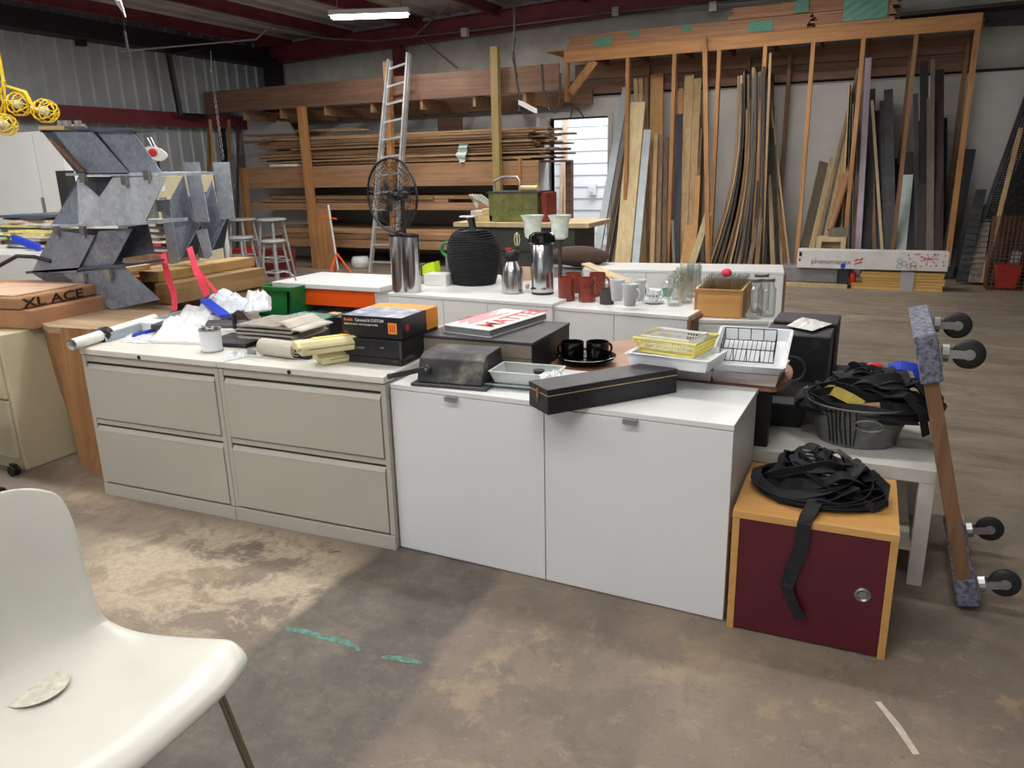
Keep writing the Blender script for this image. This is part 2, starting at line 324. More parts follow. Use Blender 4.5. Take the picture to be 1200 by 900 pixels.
def _floor():
    n = NB('floor'); co = n.coord()
    def thr(v, a, b): return n.ramp(v, [(a, (0, 0, 0)), (b, (255, 255, 255))])
    A = n.noise(co, .9, 8, .62, .4); B = n.noise(co, 4.2, 9, .75); C = n.noise(co, 34, 8, .75); E = n.noise(co, 11, 8, .7, .6)
    base = n.ramp(A, [(.34, (108, 98, 89)), (.45, (124, 112, 101)), (.55, (139, 126, 112)), (.66, (156, 141, 122))])
    pk = n.noise(co, 1.9, 9, .66, .25); base = n.mix(n.math('MULTIPLY', thr(pk, .555, .60), .5), base, (168, 148, 116))
    pk2 = n.noise(n.coord((1, 1, 1), rot=(0, 0, 1.1)), 1.15, 9, .68, .3); base = n.mix(n.math('MULTIPLY', thr(pk2, .58, .60), .5), base, (112, 102, 94))
    base = n.mix(n.math('MULTIPLY', thr(B, .50, .64), .28), base, (96, 86, 78)); base = n.mix(n.math('MULTIPLY', thr(E, .56, .68), .30), base, (186, 172, 148))
    sp = n.node('ShaderNodeSeparateXYZ'); n.link(co, sp.inputs[0]); x = sp.outputs[0]; y = sp.outputs[1]
    w = n.math('MULTIPLY', n.math('SUBTRACT', n.noise(co, 5.0, 6), .5), .10)
    def ss(v, k): return n.math('MINIMUM', n.math('MAXIMUM', n.math('MULTIPLY', v, k), 0.0), 1.0)
    lx = n.math('ADD', x, w); rx = n.math('ADD', lx, n.math('MULTIPLY', n.math('SUBTRACT', y, 1.8), .087))
    lane = n.math('MULTIPLY', n.math('MULTIPLY', ss(n.math('SUBTRACT', lx, -1.76), 16.0), ss(n.math('SUBTRACT', -1.12, rx), 22.0)), n.math('LESS_THAN', y, 4.0))
    lc = n.ramp(n.math('ADD', n.math('MULTIPLY', B, .7), n.math('MULTIPLY', E, .3)), [(.36, (66, 62, 60)), (.50, (94, 88, 82)), (.66, (128, 119, 108))])
    base = n.mix(n.math('MULTIPLY', lane, .88), base, lc)
    # flaking pale crust left of the lane
    dx = n.math('SUBTRACT', x, -2.20); dy = n.math('SUBTRACT', y, 1.95); dd = n.math('ADD', n.math('MULTIPLY', dx, dx), n.math('MULTIPLY', n.math('MULTIPLY', dy, dy), 2.6))
    pm = n.math('MULTIPLY', ss(n.math('SUBTRACT', .55, dd), 3.0), n.math('SUBTRACT', 1.0, lane)); crust = n.math('MULTIPLY', pm, thr(n.noise(co, 3.4, 10, .74, .5), .46, .52))
    base = n.mix(n.math('MULTIPLY', crust, .7), base, n.ramp(C, [(.4, (170, 154, 132)), (.6, (206, 192, 168))]))
    st = n.noise(n.coord((.8, 2.6, 1)), 1.5, 9, .72, 1.2); far = ss(n.math('SUBTRACT', y, 2.8), .6)
    base = n.mix(n.math('MULTIPLY', far, .72), base, n.ramp(st, [(.35, (108, 98, 87)), (.48, (136, 125, 111)), (.65, (168, 156, 140))]))
    base = n.mix(n.math('MULTIPLY', thr(C, .57, .66), .35), base, (78, 70, 62)); base = n.mix(n.math('MULTIPLY', thr(n.noise(co, 70, 4, .7), .62, .70), .35), base, (196, 184, 164))
    v = n.node('ShaderNodeTexVoronoi'); v.feature = 'DISTANCE_TO_EDGE'; v.inputs['Scale'].default_value = 1.3
    mp = n.node('ShaderNodeVectorMath', operation='ADD'); n.link(co, mp.inputs[0]); cc = n.node('ShaderNodeCombineXYZ'); n.link(n.math('MULTIPLY', A, 1.1), cc.inputs[0]); n.link(n.math('MULTIPLY', B, .35), cc.inputs[1]); n.link(cc.outputs[0], mp.inputs[1]); n.link(mp.outputs[0], v.inputs['Vector'])
    base = n.mix(n.math('MULTIPLY', n.math('MULTIPLY', n.math('LESS_THAN', v.outputs['Distance'], .005), thr(E, .46, .52)), .3), base, (92, 82, 74))
    n.set(base, n.ramp(B, [(.3, (.42,) * 3 + (1,)), (.7, (.68,) * 3 + (1,))])); n.bump(n.math('ADD', n.math('MULTIPLY', B, .6), n.math('MULTIPLY', C, .4)), .5, .006); return n.m
_M['floor'] = _floor
# ------------------------------------------------------------------ shell
XL, YB, XR, YF = -10.8, 12.3, 5.5, -5.0
def roofz(x): return 3.62 + .034 * (x + 10.8)
b = MB(); b.box(XL - .3, XR + .3, YF, YB + 3.4, -.1, 0); struct('floor', b, 'floor')
# left corrugated wall
b = MB(); rows = []
y = YF
while y < YB:
    for dy, dx in ((0, 0), (.02, .03), (.05, .03), (.07, 0), (.20, 0)): rows.append((y + dy, dx))
    y += .25
for i in range(len(rows) - 1):
    (a, da), (c, dc) = rows[i], rows[i + 1]
    b.add([(XL + da, a, 0), (XL + dc, c, 0), (XL + dc, c, 3.86), (XL + da, a, 3.86)], [(0, 1, 2, 3)])
struct('wall_left', b, 'siding', solid=.01)
b = MB(); b.box(XL + .035, XL + .215, YF, 12.0, 2.29, 2.45); b.box(XL + .215, XL + .24, YF, 12.0, 2.26, 2.48); struct('trim_1', b, 'redsteel')
b = MB(); b.box(XL + .0, XL + .34, YF, 12.2, 3.40, 3.66); struct('trim_2', b, 'darksteel')
# back wall: drywall with door hole, vinyl insulation above, metal at top
dl = at_y(646, 140, YB).x; dr = at_y(713, 140, YB).x; dz = at_y(680, 139, YB).z
b = MB(); b.box(XL, dl, YB, YB + .12, 0, 2.54); b.box(dr, XR, YB, YB + .12, 0, 2.54); b.box(dl, dr, YB, YB + .12, dz, 2.54); struct('wall_back', b, 'drywall')
b = MB(); b.box(XL, XR, YB - .015, YB + .02, 2.54, 2.575); struct('trim_3', b, 'gap')
b = MB(); rows = []
for k in range(0, 164):
    x = XL + k * .1; d = .03 * noise.noise(Vector((x * 1.7, 0, 3))) + (.02 if k % 9 == 0 else 0)
    rows.append([(x, YB + .02 - d, 2.575), (x, YB + .0 - d, 3.0), (x, YB + .02 - d, 3.86 + .034 * (x + 10.8))])
b.grid(rows); struct('wall_back_upper', b, 'vinyl', smooth=True, solid=.01)
b = MB(); b.box(XR, XR + .1, YF, YB, 0, 4.3); struct('wall_right', b, 'siding')
# behind the camera: wall with a wide open roll-up door
b = MB(); b.box(XL, -5.5, YF - .1, YF, 0, 3.8); b.box(2.5, XR, YF - .1, YF, 0, 4.2); b.box(-5.5, 2.5, YF - .1, YF, 3.2, 4.2); struct('wall_front', b, 'siding')
# ceiling: ribbed metal deck following the roof pitch
b = MB(); rows = []
x = XL
pts = []
while x < XR + .2:
    for dx, dz_ in ((0, 0), (.03, .03), (.07, .03), (.10, 0), (.30, 0)): pts.append((x + dx, roofz(x + dx) + .22 - dz_))
    x += .33
y0c, y1c = YF, YB + .1
b.grid([[(px_, y0c, pz_), (px_, y1c, pz_)] for px_, pz_ in pts]); struct('ceiling', b, 'roofpanel', solid=.01)
# gable rafter and roof purlins (running away from the camera)
def ibeam(b, p0, p1, h, w, up=Vector((0, 0, 1))):
    p0 = Vector(p0); p1 = Vector(p1); d = (p1 - p0).normalized(); s = d.cross(up).normalized()
    b.plank(p0, p1, s * .012, up * h); b.plank(p0 + up * h / 2, p1 + up * h / 2, s * w, up * .014); b.plank(p0 - up * h / 2, p1 - up * h / 2, s * w, up * .014)
b = MB(); ibeam(b, (XL, YB - .22, roofz(XL) - .06), (XR, YB - .22, roofz(XR) - .06), .30, .16); struct('trim_4', b, 'redsteel')
b = MB(); ibeam(b, (XL, 5.4, roofz(XL) + .04), (XR, 5.4, roofz(XR) + .04), .3, .16); struct('trim_5', b, 'redsteel')
for i, x in enumerate([-10.1, -8.75, -7.3, -5.8, -4.3, -2.7, -1.1, .5, 2.1]):
    b = MB(); zz = roofz(x) + .12; b.plank((x, YF, zz), (x, YB, zz), (.012, 0, 0), (0, 0, .2)); b.box(x, x + .07, YF, YB, zz - .11, zz - .1); b.box(x - .07, x, YF, YB, zz + .1, zz + .11)
    struct('trim_%d' % (6 + i), b, 'redsteel')
b = MB(); c0 = at_y(322, 100, YB - .25).x; b.box(c0 - .1, c0 + .1, YB - .4, YB - .1, 0, 3.5); struct('trim_16', b, 'darksteel')
b = MB(); c0 = at_y(472, 70, YB - .1).x; b.box(c0 - .08, c0 + .08, YB - .3, YB - .14, 2.5, 3.5); struct('trim_17', b, 'redsteel')
# door, frame and the bright room beyond
b = MB()
for a, c in ((dl - .07, dl), (dr, dr + .07)): b.box(a, c, YB - .03, YB + .14, 0, dz + .07)
b.box(dl, dr, YB - .03, YB + .14, dz, dz + .07); struct('trim_18', b, 'drywall')
b = MB(); b.box(dl - .005, dl + .012, YB - .035, YB - .03, 0, dz); b.box(dl, dr, YB - .04, YB - .03, dz - .005, dz + .02); struct('trim_19', b, 'gap')
hx = dl - .05; end = at_y(631, 200, 11.42)
dv = Vector((end.x - hx, end.y - YB + .04, 0)); dn = Vector((-dv.y, dv.x, 0)).normalized()
b = MB(); b.plank((hx + dv.x / 2, YB - .04 + dv.y / 2, .01), (hx + dv.x / 2, YB - .04 + dv.y / 2, dz - .01), dv, dn * .045); door = struct('door_1', b, 'drywall')
hp = Vector((hx, YB - .04, 1.05)) + dv * .90
b = MB(); b.tube([hp - dn * .03, hp - dn * .09], .025); b.tube([hp - dn * .085, hp - dn * .085 - dv.normalized() * .12], .01)
b.tube([hp - dn * .03 + Vector((0, 0, .12)), hp - dn * .05 + Vector((0, 0, .12))], .028)
b.tube([hp + dn * .03, hp + dn * .09], .025); b.tube([hp + dn * .085, hp + dn * .085 - dv.normalized() * .12], .01)
h = mesh_obj('door_handle', b, 'zinc', smooth=True); h.parent = door
# room beyond: white horizontal-board wall
b = MB()
for k in range(14): b.hexa([(-7.5, YB + 2.2, .22 * k), (-2.5, YB + 2.2, .22 * k), (-2.5, YB + 2.3, .22 * k), (-7.5, YB + 2.3, .22 * k), (-7.5, YB + 2.225, .22 * k + .214), (-2.5, YB + 2.225, .22 * k + .214), (-2.5, YB + 2.3, .22 * k + .214), (-7.5, YB + 2.3, .22 * k + .214)])
struct('wall_beyond', b, 'white')
e = at_y(655, 200, YB + 2.1)
b = MB(); b.plank((e.x - .02, YB + 2.15, 0), (e.x + .10, YB + 2.15, 2.25), (.07, 0, 0), (0, .04, 0)); b.box(at_y(661, 200, YB + 2.15).x, at_y(664, 200, YB + 2.15).x, YB + 2.12, YB + 2.2, 0, 2.5); struct('trim_20', b, 'cardlid')
g = at_y(694, 222, YB + 2.15)
b = MB(); b.box(g.x - .07, g.x + .07, YB + 2.12, YB + 2.2, g.z - .1, g.z + .1); b.box(g.x - .03, g.x + .03, YB + 2.10, YB + 2.12, g.z - .05, g.z + .05); solo('switch_box', b, 'paper', 'small pale switch box on the white boards seen through the doorway', 'switch box')
def area(name, loc, rot, sx, sy, w, col=(1, 1, 1)):
    l = bpy.data.lights.new(name, 'AREA'); l.shape = 'RECTANGLE'; l.size = sx; l.size_y = sy; l.energy = w; l.color = col
    o = bpy.data.objects.new(name, l); COL.objects.link(o); o.location = loc; o.rotation_euler = rot; return o
area('beyond_light', (-4.6, YB + 1.2, 2.9), (0, 0, 0), 2.0, 1.2, 75, (.80, .88, 1.0))
# fluorescent fixtures, each with its own light
fl0 = None
def fixture(x, y, z, ln, k, label, rz=0):
    t = Thing('ceiling_light', label, 'ceiling light', (x, y, z), rz, None if label.startswith('long') else 'ceiling fluorescent fixtures')
    b = MB(); b.hexa([(-ln / 2, -.10, 0), (ln / 2, -.10, 0), (ln / 2, .10, 0), (-ln / 2, .10, 0), (-ln / 2, -.05, .07), (ln / 2, -.05, .07), (ln / 2, .05, .07), (-ln / 2, .05, .07)]); t.part('housing', b, 'white')
    for s in (-1, 1):
        b = MB(); b.tube([(-ln / 2 + .03, s * .05, -.02), (ln / 2 - .03, s * .05, -.02)], .018, 10); t.part('tube', b, 'tubelight', smooth=True)
        b = MB(); b.tube([(s * ln * .4, 0, .07), (s * ln * .4, 0, .30)], .006, 6); t.part('hanger', b, 'zinc')
    a = area('fixture_light', (x, y, z - .06), (0, 0, rz), ln, .2, LAMP_W * k, (1.0, .97, .93)); a.parent = None
    return t
for (x, y, z, ln, k) in LAMPS: fixture(x, y, z, ln, k, 'white twin tube fluorescent fixture hanging under the roof above the work floor')
p0 = at_z(387, 23, 3.42); p1 = at_z(479, 10, 3.52)
cx, cy = (p0.x + p1.x) / 2, (p0.y + p1.y) / 2
fixture(cx, cy, 3.46, (p1 - p0).length, 1.0, 'long lit fluorescent fixture hanging under the roof above the left lumber rack', math.atan2(p1.y - p0.y, p1.x - p0.x))
# ------------------------------------------------------------------ left lumber rack
LR = Thing('lumber_rack', 'long timber lumber rack with heavy header beam left of the open doorway', 'storage rack', (-7.3, 10.6, 0))
b = MB(); b.box(XL + .1, -4.16, 10.58, 10.63, 2.50, 2.85); b.box(XL + .1, -4.2, 12.1, 12.15, 2.40, 2.62); LR.partw('header_beam', b, 'oldbeam')
for x in (-9.9, -9.1, -8.2, -7.3, -6.4, -5.5, -4.7):
    b = MB(); b.plank((x, 10.63, 2.44), (x, 12.15, 2.44), (.045, 0, 0), (0, 0, .16)); LR.partw('joist', b, 'pinex')
for (x0, y0, z0, x1, z1, w, mt) in ((-8.53, 10.5, 0, -8.56, 2.50, .12, 'pinez'), (-5.1, 10.5, 0, -5.08, 3.12, .11, 'postz'), (-6.95, 10.5, 0, -6.88, 3.05, .09, 'pinez'), (-9.95, 10.5, 0, -9.95, 1.58, .10, 'pinez')):
    b = MB(); b.plank((x0, y0, z0), (x1, y0, z1), (w, 0, 0), (0, .10, 0)); LR.partw('post', b, mt)
for (z0, z1, x0, x1) in ((1.24, 1.58, -9.9, -4.47), (.88, .99, -9.9, -5.2), (.27, .40, -9.8, -5.2)):
    b = MB(); b.box(x0, x1, 10.56, 10.60, z0, z1); LR.partw('shelf_beam', b, 'pinex')
    b = MB(); b.box(x0, x1, 10.60, 12.0, z1 - .03, z1); b.box(x0, x0 + .1, 11.9, 12.0, 0, z1 - .03); b.box(x1 - .1, x1, 11.9, 12.0, 0, z1 - .03); LR.partw('shelf_deck', b, 'oldbeam')
b = MB(); b.box(-4.78, -4.74, 10.54, 10.62, .88, 1.62); b.box(-4.74, -4.63, 10.54, 10.6, 1.0, 1.22); LR.partw('end_post', b, 'pinez')
random.seed(11)
def lumber(z0, z1, x0, x1, n, lab, grp, bulge=0):
    layers = max(2, int(n / 5)); dz = (z1 - z0) / layers; k = 0
    for i in range(layers):
        for j in range(int(n / layers)):
            L = random.uniform(.6 if j else .8, 1.0) * (x1 - x0); c = random.uniform(x0 + L / 2, x1 - L / 2 + .001)
            yy = 10.63 + (j % 5) * .26 + random.uniform(0, .10); z = z0 + dz * (i + .5); w = random.uniform(.14, .22); t = dz * random.uniform(.7, .96)
            tl = random.uniform(-.004, .004) * L + (random.uniform(-.012, .012) if i else 0)
            b = MB(); b.plank((c - L / 2, yy, z - tl), (c + L / 2, yy + random.uniform(-.05, .05), z + tl), (0, w, 0), (0, 0, t))
            solo('lumber_board', b, 'lumberx', lab, 'board', grp)
            k += 1
lumber(1.60, 2.04, -9.75, -4.35, 76, 'rough brown board in the tall pile on the top shelf of the left lumber rack', 'boards piled on the top rack shelf')
lumber(.995, 1.10, -9.8, -5.4, 12, 'board lying on the middle shelf of the left lumber rack', 'boards on the middle rack shelf')
lumber(.41, .58, -9.5, -5.6, 14, 'board lying on the low shelf of the left lumber rack', 'boards on the low rack shelf')
# loose pieces at the left top of the pile
for i in range(9):
    p = at_y(random.uniform(300, 400), 152 + i * 2.2, 10.75 + .1 * (i % 3)); L = random.uniform(.8, 1.6)
    b = MB(); b.plank(p - Vector((L / 2, 0, .03 * random.uniform(-1, 1))), p + Vector((L / 2, random.uniform(-.2, .2), .03 * random.uniform(-1, 1))), (0, .16, 0), (0, 0, .03)); solo('lumber_board', b, 'lumberx', 'short loose board on the left end of the tall pile on the top rack shelf', 'board', 'loose short boards at the pile top')
p = at_y(530, 143, 11.6); b = MB(); b.box(p.x - .22, p.x + .22, 11.5, 11.54, 1.98, p.z + .06); solo('wood_block', b, 'oldbeam', 'short brown block standing on the board pile against the white wall', 'wood block')
p = at_y(542, 167, 10.52); b = MB(); b.grid([[(p.x - .09 + .03 * math.sin(i), 10.52 + .02 * math.sin(i * 2.1), p.z - .035 * i), (p.x + .09 - .01 * i, 10.54 + .02 * math.cos(i * 1.7), p.z - .035 * i)] for i in range(9)]); solo('plastic_sheet', b, 'palemint', 'scrap of pale green plastic sheet hanging from the top rack shelf', 'plastic sheet', solid=.004)
p0 = at_y(333, 190, 10.55); b = MB(); b.box(p0.x - .3, p0.x + .3, 10.53, 10.62, 1.585, 1.625); solo('white_trim_strip', b, 'paper', 'short white strip lying on the top shelf beam at the rack left end', 'strip')
# post tape
# white wall panel behind the rack left end
b = MB(); q = [at_y(262, 136, 11.4), at_y(300, 136, 11.4), at_y(345, 150, 11.4), at_y(300, 178, 11.4), at_y(285, 200, 11.4)]
b.prism([(-10.7, 11.4, 0), (-9.2, 11.4, 0), (-9.2, 11.4, 1.6), (-9.6, 11.4, 2.35), (-10.7, 11.4, 2.48)], (0, .03, 0)); solo('leaning_panel', b, 'drywall', 'white sheet standing at the left end of the lumber rack', 'panel')
# ladder
LD = Thing('extension_ladder', 'tall aluminium extension ladder leaning on the lumber rack header beam', 'ladder', (-7.1, 9.9, 0))
lb0 = at_z(438, 320, 0); lb1 = at_z(466, 320, 0)
def ladder_pts(px0, py0): return at_y(px0, py0, 10.45)
tl, tr = at_y(458, 80, 10.45), at_y(480, 72, 10.45)
bl = Vector((tl.x - .32, 9.75, 0)); br = Vector((tr.x - .22, 9.75, 0)); tl.z = tr.z = 3.08
bl = at_y(434, 318, 9.75); br = at_y(463, 318, 9.75); bl.z = br.z = 0.0; tl = Vector((tl.x, 10.45, 3.05)); tr = Vector((tl.x + .34, 10.45, 3.12))
for a, c in ((bl, tl), (br, tr)):
    b = MB(); b.plank(a, c, (.035, 0, 0), (0, .07, 0)); b.plank(a.lerp(c, .30) + Vector((0, -.06, 0)), c + Vector((0, -.05, .02)), (.028, 0, 0), (0, .05, 0)); LD.partw('rail', b, 'alum')
for i in range(12):
    f = .05 + i * .083; a = bl.lerp(tl, f); c = br.lerp(tr, f); b = MB(); b.plank(a, c, (0, 0, .028), (0, .03, 0)); LD.partw('rung', b, 'alum')
# ------------------------------------------------------------------ right plywood rack
RK = Thing('lumber_rack', 'tall timber rack with upright posts holding sheet boards right of the doorway', 'storage rack', (-1.7, 11.3, 0))
YR = 11.25
b = MB(); b.box(-4.33, .90, YR - .02, YR + .02, 2.93, 3.09); b.box(-4.60, .90, YR - .03, YR + .9, 3.09, 3.105); RK.partw('header_beam', b, 'goldx')
b = MB(); b.box(-4.5, .92, 12.15, 12.2, 2.78, 3.0); RK.partw('rear_beam', b, 'oldbeam')
b = MB(); b.box(-4.6, .92, 12.16, 12.21, 2.56, 2.77); RK.partw('rear_beam', b, 'oldbeam')
posts = [-3.38, -2.72, -2.12, -1.53, -.945, -.36, .225, .865]
for i, x in enumerate(posts):
    b = MB(); b.plank((x - (.0 if i else 0), YR + .03, 0 if i > 1 else 0), (x, YR + .03, 2.93), (.05 if i != 7 else .06, 0, 0), (0, .09, 0)); RK.partw('post', b, 'pinez' if i not in (6,) else 'stainwood')
for x in (-3.3, -2.45, -1.85, -1.3, .2, .84):
    b = MB(); b.plank((x, 12.05, 0), (x, 12.05, 2.9), (.05, 0, 0), (0, .08, 0)); RK.partw('rear_post', b, 'stainwood')
for x in [-4.0] + posts:
    b = MB(); b.plank((x + .04, YR + .02, 3.0), (x + .04, 12.2, 3.0), (.04, 0, 0), (0, 0, .10)); RK.partw('joist', b, 'oldbeam')
b = MB(); b.box(-4.33, -4.28, YR - .0, YR + .10, 2.4, 2.93); b.plank((-4.25, YR + .05, 2.52), (-3.88, YR + .05, 2.93), (.09, 0, -.07), (0, .05, 0)); RK.partw('knee_brace', b, 'pinez')
# moulding bundles on top of the rack
def bundle(x0, x1, z0, n, y0, lab, grp, depth=3):
    for i in range(n):
        for j in range(depth):
            e0 = random.uniform(-.05, .05); b = MB(); zz = z0 + i * .024; yy = y0 + j * .15
            b.box(x0 + e0, x1 + e0, yy, yy + .14, zz, zz + .020); b.box(x0 + e0, x1 + e0, yy + .004, yy + .13, zz + .020, zz + .0225); solo('floor_board', b, 'bundlex', lab, 'board', grp)
bundle(-4.25, -1.0, 3.108, 7, 11.22, 'reddish tongue and groove board in the long wrapped bundle on top of the right rack', 'boards in the long rack top bundle')
bundle(-.95, -.05, 3.108, 7, 11.22, 'reddish board in the wrapped bundle at the right on top of the right rack', 'boards in the right rack top bundle', 2)
bundle(-2.0, .0, 3.285, 6, 11.24, 'reddish board in the raised upper bundle on top of the right rack', 'boards in the upper rack top bundle', 2)
for (xa, xb, z0, z1, mt, lab) in [(-3.85, -3.6, 3.105, 3.21, 'teal', 'teal plastic wrap patch around the long board bundle, leftmost'), (-3.35, -3.22, 3.19, 3.27, 'teal', 'small teal wrap patch on the long board bundle, second from left'), (-2.62, -2.5, 3.2, 3.28, 'teal', 'small teal wrap patch on the long board bundle near its middle'),
                               (-1.75, -1.45, 3.11, 3.24, 'wrap_t', 'wide teal and clear wrap band near the right end of the long board bundle'), (-1.2, -1.03, 3.29, 3.43, 'wrap_t', 'teal wrap band on the left part of the upper board bundle'), (-.62, -.12, 3.14, 3.40, 'wrap_t', 'large teal and clear wrap sheet on the right board bundle')]:
    b = MB(); n = 6; yy = 11.205
    b.grid([[(xa + (xb - xa) * i / n, yy + .004 * ((i + j) % 2), z0 + (z1 - z0) * j / 5) for i in range(n + 1)] for j in range(6)])
    solo('plastic_wrap', b, 'tealwrap', lab, 'wrap', solid=.003)
# dark boards on the right end of the rack top
for i in range(4):
    b = MB(); b.plank((.02, 11.3 + .14 * i, 3.16 + .03 * (i % 2)), (1.9, 11.3 + .14 * i, 3.16 + .03 * (i % 2) + .02), (0, .12, 0), (0, 0, .03)); solo('long_board', b, 'plum', 'dark long board lying across the right end of the rack top', 'board', 'dark boards on the rack top right end')
b = MB(); b.prism([(.9, 11.5, 3.02), (1.4, 11.5, 3.0), (1.55, 11.5, 3.15), (.9, 11.5, 3.15)], (0, .3, 0)); solo('metal_trough', b, 'darksteel', 'dark metal trough hanging past the right end of the rack top', 'trough')
# ---- leaning boards: (top px, top py, base px at floor line, width px, material, y0, y1, thickness, kind, label, group)
def lean(tx, ty, bx, w, mat, y0, y1, t, name, label, cat, group=None, side=(1, 0, 0), bow=0, by=320):
    T = at_y(tx, ty, y1); B = at_y(bx, by, y0); B.z = 0.0
    dirv = (T - B).normalized(); W = w / 84.0
    sd = Vector(side).normalized(); sd = (sd - dirv * sd.dot(dirv)).normalized(); nn = dirv.cross(sd).normalized()
    lo = abs(nn.z) * t / 2 + abs(sd.z) * W / 2 + .004; B.z = lo
    if bow:
        pts = [B.lerp(T, k / 6) + Vector((bow * math.sin(PI * k / 6), 0, 0)) for k in range(7)]; b = MB()
        b.ribbon(pts, W, t, side=tuple(sd))
    else:
        b = MB(); b.plank(B, T, sd * W, nn * t)
    return solo(name, b, mat, label, cat, group)
BR = 'boards leaning between doorway and fan'
L = [
 (734, 103, 697, 9, 'graywhite', 11.1, 11.75, .05, 'metal_channel', 'long pale grey metal channel leaning at the doorway edge of the right rack', 'channel', None),
 (736, 160, 708, 4, 'brownz', 11.2, 11.9, .03, 'thin_board', 'dark thin board leaning just right of the pale metal channel', 'board', 'dark thin boards right of the channel'),
 (738, 175, 714, 4, 'plum', 11.3, 11.95, .03, 'thin_board', 'dark thin board leaning just right of the pale metal channel', 'board', 'dark thin boards right of the channel'),
 (739, 190, 718, 4, 'brownz', 11.3, 11.95, .03, 'thin_board', 'dark thin board leaning just right of the pale metal channel', 'board', 'dark thin boards right of the channel'),
 (747, 120, 729, 20, 'palez', 11.0, 11.6, .03, 'wide_plank', 'wide pale yellow plank leaning near the doorway', 'plank', None),
 (759, 152, 744, 9, 'graywhite', 10.98, 11.5, .03, 'wrapped_plank', 'narrow plastic wrapped grey plank in front of the wide pale yellow plank', 'plank', None),
 (745, 92, 752, 5, 'tanz', 11.5, 12.0, .03, 'board', 'narrow tan board top right behind the wide pale yellow plank', 'board', 'narrow tan boards behind the yellow plank'),
 (751, 92, 756, 5, 'tanz', 11.5, 12.0, .03, 'board', 'narrow tan board top right behind the wide pale yellow plank', 'board', 'narrow tan boards behind the yellow plank'),
 (757, 91, 760, 5, 'brownz', 11.5, 12.0, .03, 'board', 'narrow tan board top right behind the wide pale yellow plank', 'board', 'narrow tan boards behind the yellow plank'),
 (770, 87, 768, 16, 'orangez', 11.45, 12.0, .03, 'wide_board', 'wide orange tan board, tallest left of the third rack post', 'board', None),
 (769, 157, 764, 5, 'tanz', 11.12, 11.7, .03, 'board', 'medium brown board in front of the wide orange tan board', 'board', 'medium boards before the orange board'),
 (775, 158, 771, 5, 'brownz', 11.12, 11.7, .03, 'board', 'medium brown board in front of the wide orange tan board', 'board', 'medium boards before the orange board'),
 (781, 161, 778, 5, 'brownz', 11.12, 11.7, .03, 'board', 'medium brown board in front of the wide orange tan board', 'board', 'medium boards before the orange board'),
 (792, 92, 786, 5, 'brownz', 11.4, 12.0, .02, 'board', 'dark brown narrow board right of the third rack post', 'board', None),
 (798, 104, 792, 6, 'orangez', 11.4, 12.0, .02, 'board', 'orange narrow board with light top beside the navy panel', 'board', None),
 (796, 134, 792, 8, 'navy', 11.15, 11.8, .03, 'navy_sheet', 'narrow navy panel leaning between brown boards', 'panel', None),
 (788, 258, 790, 3, 'greyz', 11.0, 11.1, .02, 'stick', 'short grey stick standing before the navy panel', 'stick', None),
 (808, 88, 798, 11, 'tanz', 11.3, 12.0, .03, 'bowed_board', 'tall tan board with bowed edge beside the navy panel', 'board', None),
 (818, 92, 807, 9, 'tanz', 11.35, 12.0, .03, 'bowed_board', 'tall tan board right of the bowed tan board', 'board', None),
 (821, 150, 812, 5, 'brownz', 11.2, 11.9, .02, 'board', 'thin brown board right of the bowed tan boards', 'board', None),
 (818, 206, 812, 6, 'orangez', 11.1, 11.6, .02, 'board', 'mid height orange brown board before the bowed tan boards', 'board', None),
 (811, 264, 803, 15, 'orangez', 11.0, 11.3, .02, 'short_board', 'short wide orange brown board low before the bowed boards', 'board', None),
 (834, 238, 808, 8, 'palez', 10.95, 11.3, .03, 'short_plank', 'short pale plank leaning left under the fan of sheets', 'plank', None),
 (828, 130, 828, 5, 'rubber', 11.2, 11.9, .03, 'black_strip', 'black strip standing behind the free pinkish post', 'strip', None),
 (826, 44, 830, 5, 'pinez', 10.9, 11.15, .05, 'loose_post', 'thin light post standing free before the right rack', 'post', None),
]
for l in L: lean(*l)
F = 'sheets leaning in the central fan'
def fan_sheet(tx, ty, bx, mt, wy, t, label, grp, bow=0, yc=11.62, name='sheet_panel'):
    T = at_y(tx, ty, yc + .06); B = at_y(bx, 320, yc); B.z = .006; P = [B.lerp(T, k / 6) + Vector((bow * math.sin(PI * k / 6), 0, 0)) for k in range(7)]
    b = MB(); b.ribbon(P, wy, t, side=(.0, 1, 0)); zmin = min(v.z for v in b.v); b.move((0, 0, .003 - zmin)); return solo(name, b, mt, label, 'board', grp)
fr_ = random.Random(31); mats = ['brownz', 'tanz', 'plum', 'greyz', 'charcoal', 'tanz', 'greyz', 'plum', 'stainwood', 'charcoal']
for k in range(30):
    f = k / 29; tx = 872 + 30 * f; ty = 94 - 12 * min(1, f * 3) + fr_.uniform(0, 14) + (55 * fr_.random() if k % 3 == 2 else 0)
    fan_sheet(tx + fr_.uniform(-1, 1), ty, 833 + 68 * f, mats[k % 10], .95 - .25 * fr_.random(), fr_.choice((.012, .02, .03)), 'thin sheet board leaning rightward in the central fan left of the bare wall', F, bow=.15 * (1 - f))
fan_sheet(903, 62, 893, 'tanz', .05, .03, 'thin stick reaching up to the rack header from the central fan', None, yc=11.2, name='thin_stick')
for (tx, ty, bx, w) in ((897, 190, 886, 5), (894, 230, 876, 5)): lean(tx, ty, bx, w, 'brownz', 11.05, 11.3, .014, 'narrow_board', 'short narrow board standing before the central fan', 'board', 'short boards before the fan')
